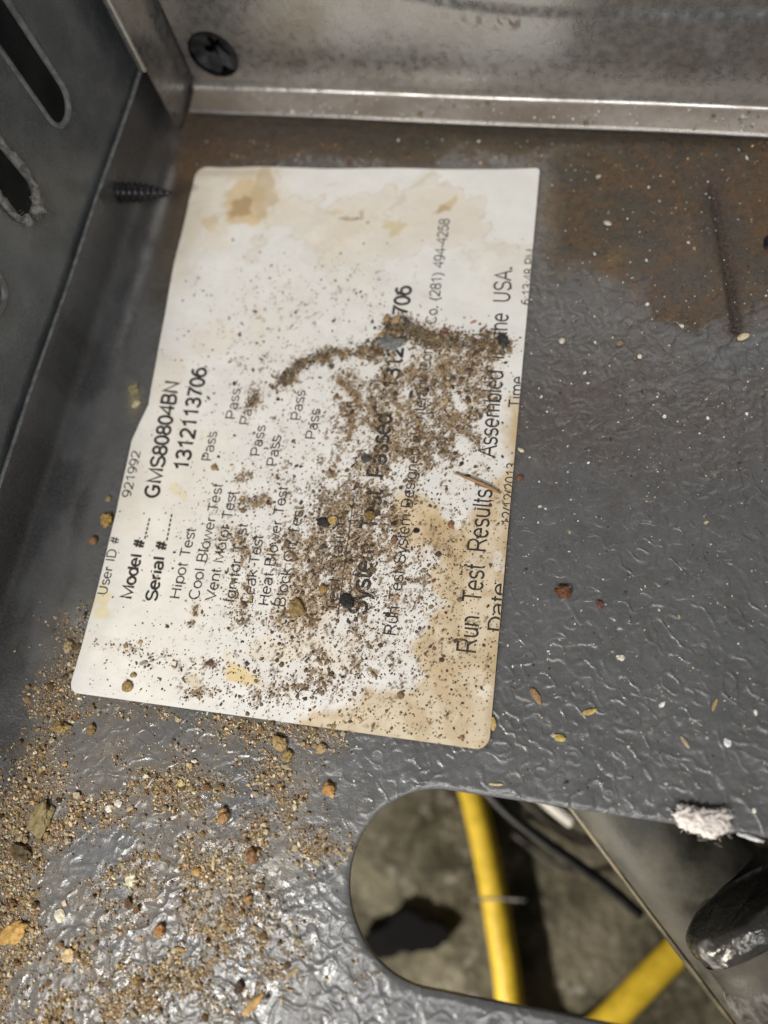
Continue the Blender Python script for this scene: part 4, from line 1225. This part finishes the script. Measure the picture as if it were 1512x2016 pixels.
crumb('amber_crumb', 'round brown crumb between the Pass column and the test names', 'crumb', 422, 921, .11, .11, .07, 0, (.30, .21, .09), 'label', .3)
crumb('grey_flake', 'small grey flake on the lower left of the label', 'flake', 284, 1306, .15, .08, .03, -15, (.34, .33, .31), 'label', .4)
crumb('amber_crumb', 'golden brown lump on the first letter below the dirt field', 'crumb', 585, 1198, .26, .24, .12, 30, (.26, .17, .06), 'label', .7)
crumb('amber_crumb', 'golden crumb next to the black lump by the underlined line', 'crumb', 656, 1026, .13, .14, .08, 0, (.42, .28, .09), 'label', .5)
crumb('amber_crumb', 'dark amber crumb on the T of the bold System line', 'crumb', 730, 1016, .17, .15, .10, 0, (.20, .125, .035), 'label', .5)
crumb('amber_crumb', 'amber crumb left of the underlined line', 'crumb', 637, 1160, .14, .13, .09, 0, (.30, .19, .06), 'label', .5)
crumb('amber_crumb', 'brown red crumb on the tan stain right of the long thin print line', 'crumb', 888, 1034, .10, .12, .06, 0, (.24, .12, .05), 'label', .4)
crumb('amber_crumb', 'brown crumb below the word System in the thin print line', 'crumb', 776, 1064, .11, .14, .08, 20, (.2, .11, .06), 'label', .5)
# long splinter on the label
sp = np.array([at(893, 932, .06), at(930, 946, .07), at(958, 958, .07), at(986, 973, .055)]); sp[:, 2] += .03
v, ff = tube(spline(sp, 14), np.interp(np.linspace(0, 1, 14), [0, .25, .75, 1], [.008, .03, .034, .012]), 6)
tag(mesh('wood_splinter', v, ff, mat_plain('brown_wood', (.32, .19, .10), .7, 0, .2, 9, .3)), 'long brown wood splinter lying across the end of the word Results', 'splinter')
# floor, lower left
crumb('mud_lump', 'large greenish brown lump in the grit at the left edge of the floor', 'lump', 84, 1611, .30, .50, .15, 10, (.24, .185, .075), rough=.8)
crumb('mud_lump', 'dark brown mud lump lower left of the greenish lump', 'lump', 45, 1678, .32, .20, .12, 20, (.10, .07, .03), rough=.7)
crumb('bark_flake', 'large flat orange flake at the left picture edge', 'flake', 26, 1836, .46, .25, .08, -28, (.50, .29, .075), rough=.6)
crumb('rust_crumb', 'tooth shaped orange crumb at the right end of the grit drift', 'crumb', 441, 1606, .15, .22, .15, 0, (.38, .21, .08))
crumb('rust_crumb', 'bright orange crumb alone between the label and the oval hole', 'crumb', 647, 1553, .17, .19, .13, 0, (.46, .24, .06))
crumb('rust_crumb', 'brown crumb with a dark top beside the streaky film left of the hole', 'crumb', 498, 1685, .15, .20, .15, 0, (.26, .13, .055))
crumb('rust_crumb', 'orange crumb with a dark shadow among the glints', 'crumb', 318, 1830, .14, .15, .13, 0, (.42, .20, .055))
crumb('rust_crumb', 'orange brown crumb right of the pale stick', 'crumb', 490, 1771, .11, .13, .10, 0, (.38, .21, .08))
crumb('rust_crumb', 'yellow orange crumb in the middle of the lower left floor', 'crumb', 388, 1715, .14, .11, .09, 0, (.50, .31, .10))
crumb('amber_crumb', 'tan lump below the bottom edge of the label', 'crumb', 552, 1463, .22, .19, .13, 30, (.40, .27, .11), rough=.7)
crumb('amber_crumb', 'golden lump just under the tan lump below the label', 'crumb', 567, 1488, .17, .17, .11, 0, (.30, .20, .07), rough=.7)
crumb('amber_crumb', 'small tan crumb below the bottom edge of the label near its centre', 'crumb', 633, 1475, .14, .15, .10, 0, (.40, .28, .13))
crumb('amber_crumb', 'golden brown crumb pair below the lower left corner of the label', 'crumb', 122, 1432, .24, .17, .12, 0, (.30, .20, .07), rough=.9)
crumb('amber_crumb', 'dark tan crumb right of the golden pair under the label corner', 'crumb', 181, 1437, .14, .15, .10, 0, (.22, .14, .05))
crumb('amber_crumb', 'pale tan crumb left of the lower left part of the label', 'crumb', 137, 1274, .16, .19, .12, 0, (.36, .27, .14), rough=.7)
crumb('amber_crumb', 'golden crumb at the left edge of the label beside the hash sign', 'crumb', 213, 1026, .19, .22, .13, -30, (.36, .22, .055), rough=.7)
crumb('rust_crumb', 'reddish brown round crumb in the bend left of the label', 'crumb', 186, 1066, .15, .14, .13, 0, (.26, .13, .06), rough=.3)
crumb('amber_crumb', 'small ringed tan crumb in the bend above the golden crumb', 'crumb', 215, 983, .10, .12, .07, 0, (.30, .22, .11))
crumb('plaster_flake', 'pale yellow flake against the left edge of the label', 'flake', 270, 797, .16, .10, .07, -40, (.50, .44, .27))
crumb('plaster_flake', 'dull yellow flake above the pale yellow one beside the label', 'flake', 265, 768, .18, .20, .06, -30, (.26, .225, .12), rough=.8)
crumb('plaster_flake', 'pale cream three cornered flake among the glints', 'flake', 259, 1733, .17, .15, .05, 0, (.66, .62, .44))
crumb('plaster_flake', 'pale cream flake with a split edge near the left picture edge', 'flake', 118, 1802, .18, .15, .05, 40, (.66, .60, .45))
crumb('plaster_flake', 'cream tan flake below the split cream one', 'flake', 135, 1880, .19, .18, .08, 0, (.55, .40, .20))
crumb('plaster_flake', 'white crumb in the middle of the grit drift', 'flake', 216, 1591, .12, .11, .08, 0, (.72, .66, .56))
crumb('plaster_flake', 'smaller white crumb right of the white one in the drift', 'flake', 234, 1582, .11, .10, .06, 0, (.70, .66, .58))
crumb('plaster_flake', 'yellow round flake on the upper right of the grit drift', 'flake', 358, 1543, .11, .09, .06, 0, (.62, .50, .20))
crumb('wood_chip', 'orange brown wood chip near the bottom edge of the picture', 'wood chip', 499, 1977, .36, .11, .06, -50, (.48, .28, .08), rough=.3)
crumb('wood_chip', 'short orange sliver in the middle of the lower left floor', 'wood chip', 356, 1868, .16, .05, .04, 5, (.46, .27, .06), rough=.25)
crumb('wood_chip', 'pale yellow stick standing up left of the orange brown crumb', 'wood chip', 421, 1698, .19, .06, .05, 78, (.62, .52, .27), rough=.25)
crumb('wood_chip', 'faint tan smear chip right of the orange wood chip', 'wood chip', 575, 1915, .24, .07, .03, -40, (.36, .25, .12), rough=.4)
crumb('rust_crumb', 'dark brown crumb in the lower middle left of the hole', 'crumb', 472, 1943, .12, .14, .09, 0, (.07, .045, .03))
v, ff = tube(spline(np.array([at(290, 1551, .1), at(296, 1541, .16), at(303, 1530, .12)]), 8), .012, 5)
tag(mesh('pale_hair', v, ff, WHITEPL), 'short pale hair standing out of the grit drift', 'hair')

# white insulation fluff on the edge of the oval hole
fl = empty('insulation_fluff', tuple(at(1390, 1618, 0)), 'tuft of white insulation fluff caught on the upper edge of the oval hole', 'fluff')
fo = np.array(fl.location); VV = []; FF = []; b = 0; cs = []
for k, (px, py, s) in enumerate(((1352, 1606, .17), (1349, 1620, .10), (1372, 1620, .14), (1385, 1618, .20), (1402, 1624, .17), (1412, 1612, .17), (1420, 1605, .12), (1424, 1625, .11), (1365, 1628, .09), (1395, 1633, .13))):
    v = S4[0] * (1 + 1.3 * n3(S4[0], 2.3, k) + 1.0 * n3(S4[0], 6, k + 20) + .6 * n3(S4[0], 13, k + 40))[:, None] * s * np.array([.85, .72, .62])
    c = at(px, py, .06); cs.append(c); VV.append(v + c - fo); FF.append(S4[1] + b); b += len(v)
mesh('fluff_body', np.concatenate(VV), np.concatenate(FF), FLUFF, fl)
v, ff = fibres(np.array(cs), 150, .11, .0022, 9, 2.2)
mesh('fluff_fibres', v - fo, ff, FLUFF, fl)
crumb('paint_flake', 'whitish torn edge strip right of the insulation fluff', 'flake', 1475, 1648, .32, .05, .04, 9, (.6, .6, .6))
crumb('char_crumb', 'black lump at the right picture edge beside the dark groove', 'crumb', 1513, 481, .16, .22, .14, 0, (.012, .012, .013))

# ------------------------------------------------------------------ what lies under the oval hole
GZ = -12.1


def path(px, zc): return np.array([at(a, b, z) for (a, b), z in zip(px, zc if hasattr(zc, '__len__') else [zc] * len(px))])


pts = path(((890, 1400), (908, 1480), (928, 1556), (953, 1660), (973, 1765), (995, 1900), (1006, 1985), (1030, 2065), (1075, 2090), (1125, 2070), (1197, 2010), (1267, 1938), (1337, 1867), (1400, 1805), (1440, 1765)), -11.55)
v, ff = tube(spline(pts, 110), .37, 18)
tag(mesh('yellow_cord', v, ff, YELLOW), 'thick yellow cord bent in a V on the concrete under the oval hole', 'cord')
pts = path(((930, 1520), (985, 1585), (1050, 1640), (1120, 1690), (1190, 1740), (1260, 1800)), [-7, -7.2, -7.4, -7.6, -7.9, -8.2])
v, ff = tube(spline(pts, 40), .13, 10)
tag(mesh('black_wire', v, ff, BLACKRUB), 'black wire running slantwise under the upper edge of the oval hole', 'wire')
pts = path(((1000, 1545), (1070, 1610), (1130, 1640), (1200, 1680)), [-8.5, -8.7, -9, -9.2])
v, ff = tube(spline(pts, 30), .07, 8)
tag(mesh('brown_wire', v, ff, mat_plain('brown_wire_jacket', (.03, .024, .018), .6)), 'thin dark brown wire above the black wire under the oval hole', 'wire')
pts = path(((1010, 1640), (1090, 1700), (1150, 1715), (1210, 1708)), [-11.7, -11.6, -11.6, -11.7])
v, ff = tube(spline(pts, 30), .09, 8)
tag(mesh('brown_wire', v, ff, mat_plain('brown_wire_jacket_2', (.035, .028, .02), .6)), 'thin dark wire sagging on the concrete below the black wire', 'wire')
pts = path(((930, 1772), (975, 1769), (1035, 1772)), -10.6)
v, ff = tube(spline(pts, 10), .035, 6)
tag(mesh('grey_thread', v, ff, LINT), 'thin grey thread crossing over the yellow cord', 'thread')
pts = path(((1050, 1548), (1090, 1584), (1122, 1610), (1132, 1617)), [-8.2, -8.2, -8.3, -8.3])
v, ff = tube(spline(pts, 16), np.interp(np.linspace(0, 1, 16), [0, .8, .93, 1], [.20, .20, .16, .05]), 12)
tag(mesh('white_cable', v, ff, WHITEPL), 'rounded end of a white cable at the upper edge of the oval hole', 'cable')
# flat black scrap, lying at the left
sc_px = ((715, 1845), (745, 1830), (788, 1800), (805, 1793), (825, 1803), (868, 1822), (888, 1838), (880, 1858), (850, 1868), (790, 1878), (745, 1890), (715, 1885))
top = path(sc_px, GZ + .35)
top = np.concatenate([[a_ + (b_ - a_) * t_ + np.r_[rng.normal(0, .035, 2), 0] for t_ in (0, .25, .5, .75)] for a_, b_ in zip(top, np.roll(top, -1, 0))]); n_ = len(top); bot = top - [0, 0, .25]
bot[:, :2] = bot[:, :2].mean(0) + (bot[:, :2] - bot[:, :2].mean(0)) * 1.0
tag(mesh('black_scrap', np.concatenate([top, bot]), [tuple(range(n_))[::-1], tuple(range(n_, 2 * n_))] + [(i, (i + 1) % n_, n_ + (i + 1) % n_, n_ + i) for i in range(n_)], VOID, smooth=False), 'ragged flat black scrap lying on the concrete at the left of the oval hole', 'scrap')
# grey angle bracket crossing the right side
ax_px = ((1085, 1372), (1212, 1527), (1345, 1690), (1478, 1852), (1640, 2052))
axs = spline(path(ax_px, [-3.4, -3.6, -3.8, -4.0, -4.2]), 40)
br = empty('metal_tube', tuple(axs[12]), 'stained grey tapered metal tube slanting under the right part of the oval hole', 'tube')
bo = np.array(br.location)
rt = np.interp(np.linspace(0, 1, 40), [0, 1], [1.02, 1.22])
v, ff = tube(axs, rt, 56)
v = v + .03 * n3(v, .8, 14)[:, None]
mesh('tube_body', v - bo, ff, BRACKET, br)
# seam along the left silhouette
T_ = axs[-1] - axs[0]; T_ /= np.linalg.norm(T_)
sv_ = np.cross(T_, CAM * 0 + np.array([0, 0, 1.0])); sv_ /= np.linalg.norm(sv_)
if (sv_ @ np.array([1.0, 1.0, 0])) > 0: sv_ = -sv_
pe = axs + (sv_ * .93 + np.array([0, 0, .30]))[None] * rt[:, None]
v, ff = tube(pe, .075, 8)
mesh('seam', v - bo, ff, EDGE, br)
# pipe wrapped in clear film at the right
P0, P1 = at(1455, 1770, -1.75), at(1640, 2010, -1.70)
axp = P1 - P0; axp /= np.linalg.norm(axp)
pw = empty('pipe_fitting', tuple(P0), 'dull round pipe fitting with a scuffed shiny end at the right of the oval hole', 'fitting')
e1 = np.cross(axp, [0, 0, 1.0]); e1 /= np.linalg.norm(e1); e2 = np.cross(e1, axp)
lp = [(.02, .10), (.55, .08), (.80, .04), (.90, .0), (.97, .01), (1.02, .06), (1.05, .14), (1.05, .24), (1.03, .36), (1.0, .55), (1.0, .72), (1.0, 1.4), (1.0, 2.6), (1.0, 5.0), (1.0, 9.0)]
lp = spline(np.array([(r, t, 0) for r, t in lp]), 120)[:, :2]
na_ = 140; th = np.linspace(0, 2 * math.pi, na_, endpoint=False)


def turned(prof, amp, f1, f2, seed):
    rr_, tt_ = prof[:, 0][:, None], prof[:, 1][:, None]
    n_a = vn(tt_ * f1 + 0 * th[None], 3 * np.cos(th)[None] * f2 + 0 * tt_, seed) + vn(tt_ * f1 * 2.3 + 5 * np.sin(th)[None] * f2, th[None] * 2 * f2 + 0 * tt_, seed + 1) - 1
    r2 = rr_ * (1 + amp * n_a); t2 = tt_ + amp * .8 * n_a
    X_ = axp[None, None] * t2[..., None] + r2[..., None] * (np.cos(th)[None, :, None] * e1 + np.sin(th)[None, :, None] * e2)
    idx = np.arange(len(prof) * na_).reshape(len(prof), na_)
    return X_.reshape(-1, 3), np.stack([idx[:-1].ravel(), idx[1:].ravel(), np.roll(idx, -1, 1)[1:].ravel(), np.roll(idx, -1, 1)[:-1].ravel()], 1)


k1 = int(np.argmax(lp[:, 1] > .40))
v, ff = turned(lp[:k1 + 1], .030, 5.0, 1.3, 61)
mesh('scuffed_end', v, ff, FILM, pw)
v, ff = turned(lp[k1:], .008, 1.0, .6, 71)
mesh('barrel', v, ff, PIPE, pw)
bd_ = spline(np.array([(.985, .80, 0), (1.03, .86, 0), (1.06, .96, 0), (1.05, 1.08, 0), (.985, 1.2, 0)]), 22)[:, :2]
v, ff = turned(bd_, .055, 4.5, 1.6, 81)
mesh('sealant_bead', v, ff, mat_plain('dirty_sealant', (.12, .115, .11), .85, 0, .2, 6, .6, .05), pw)
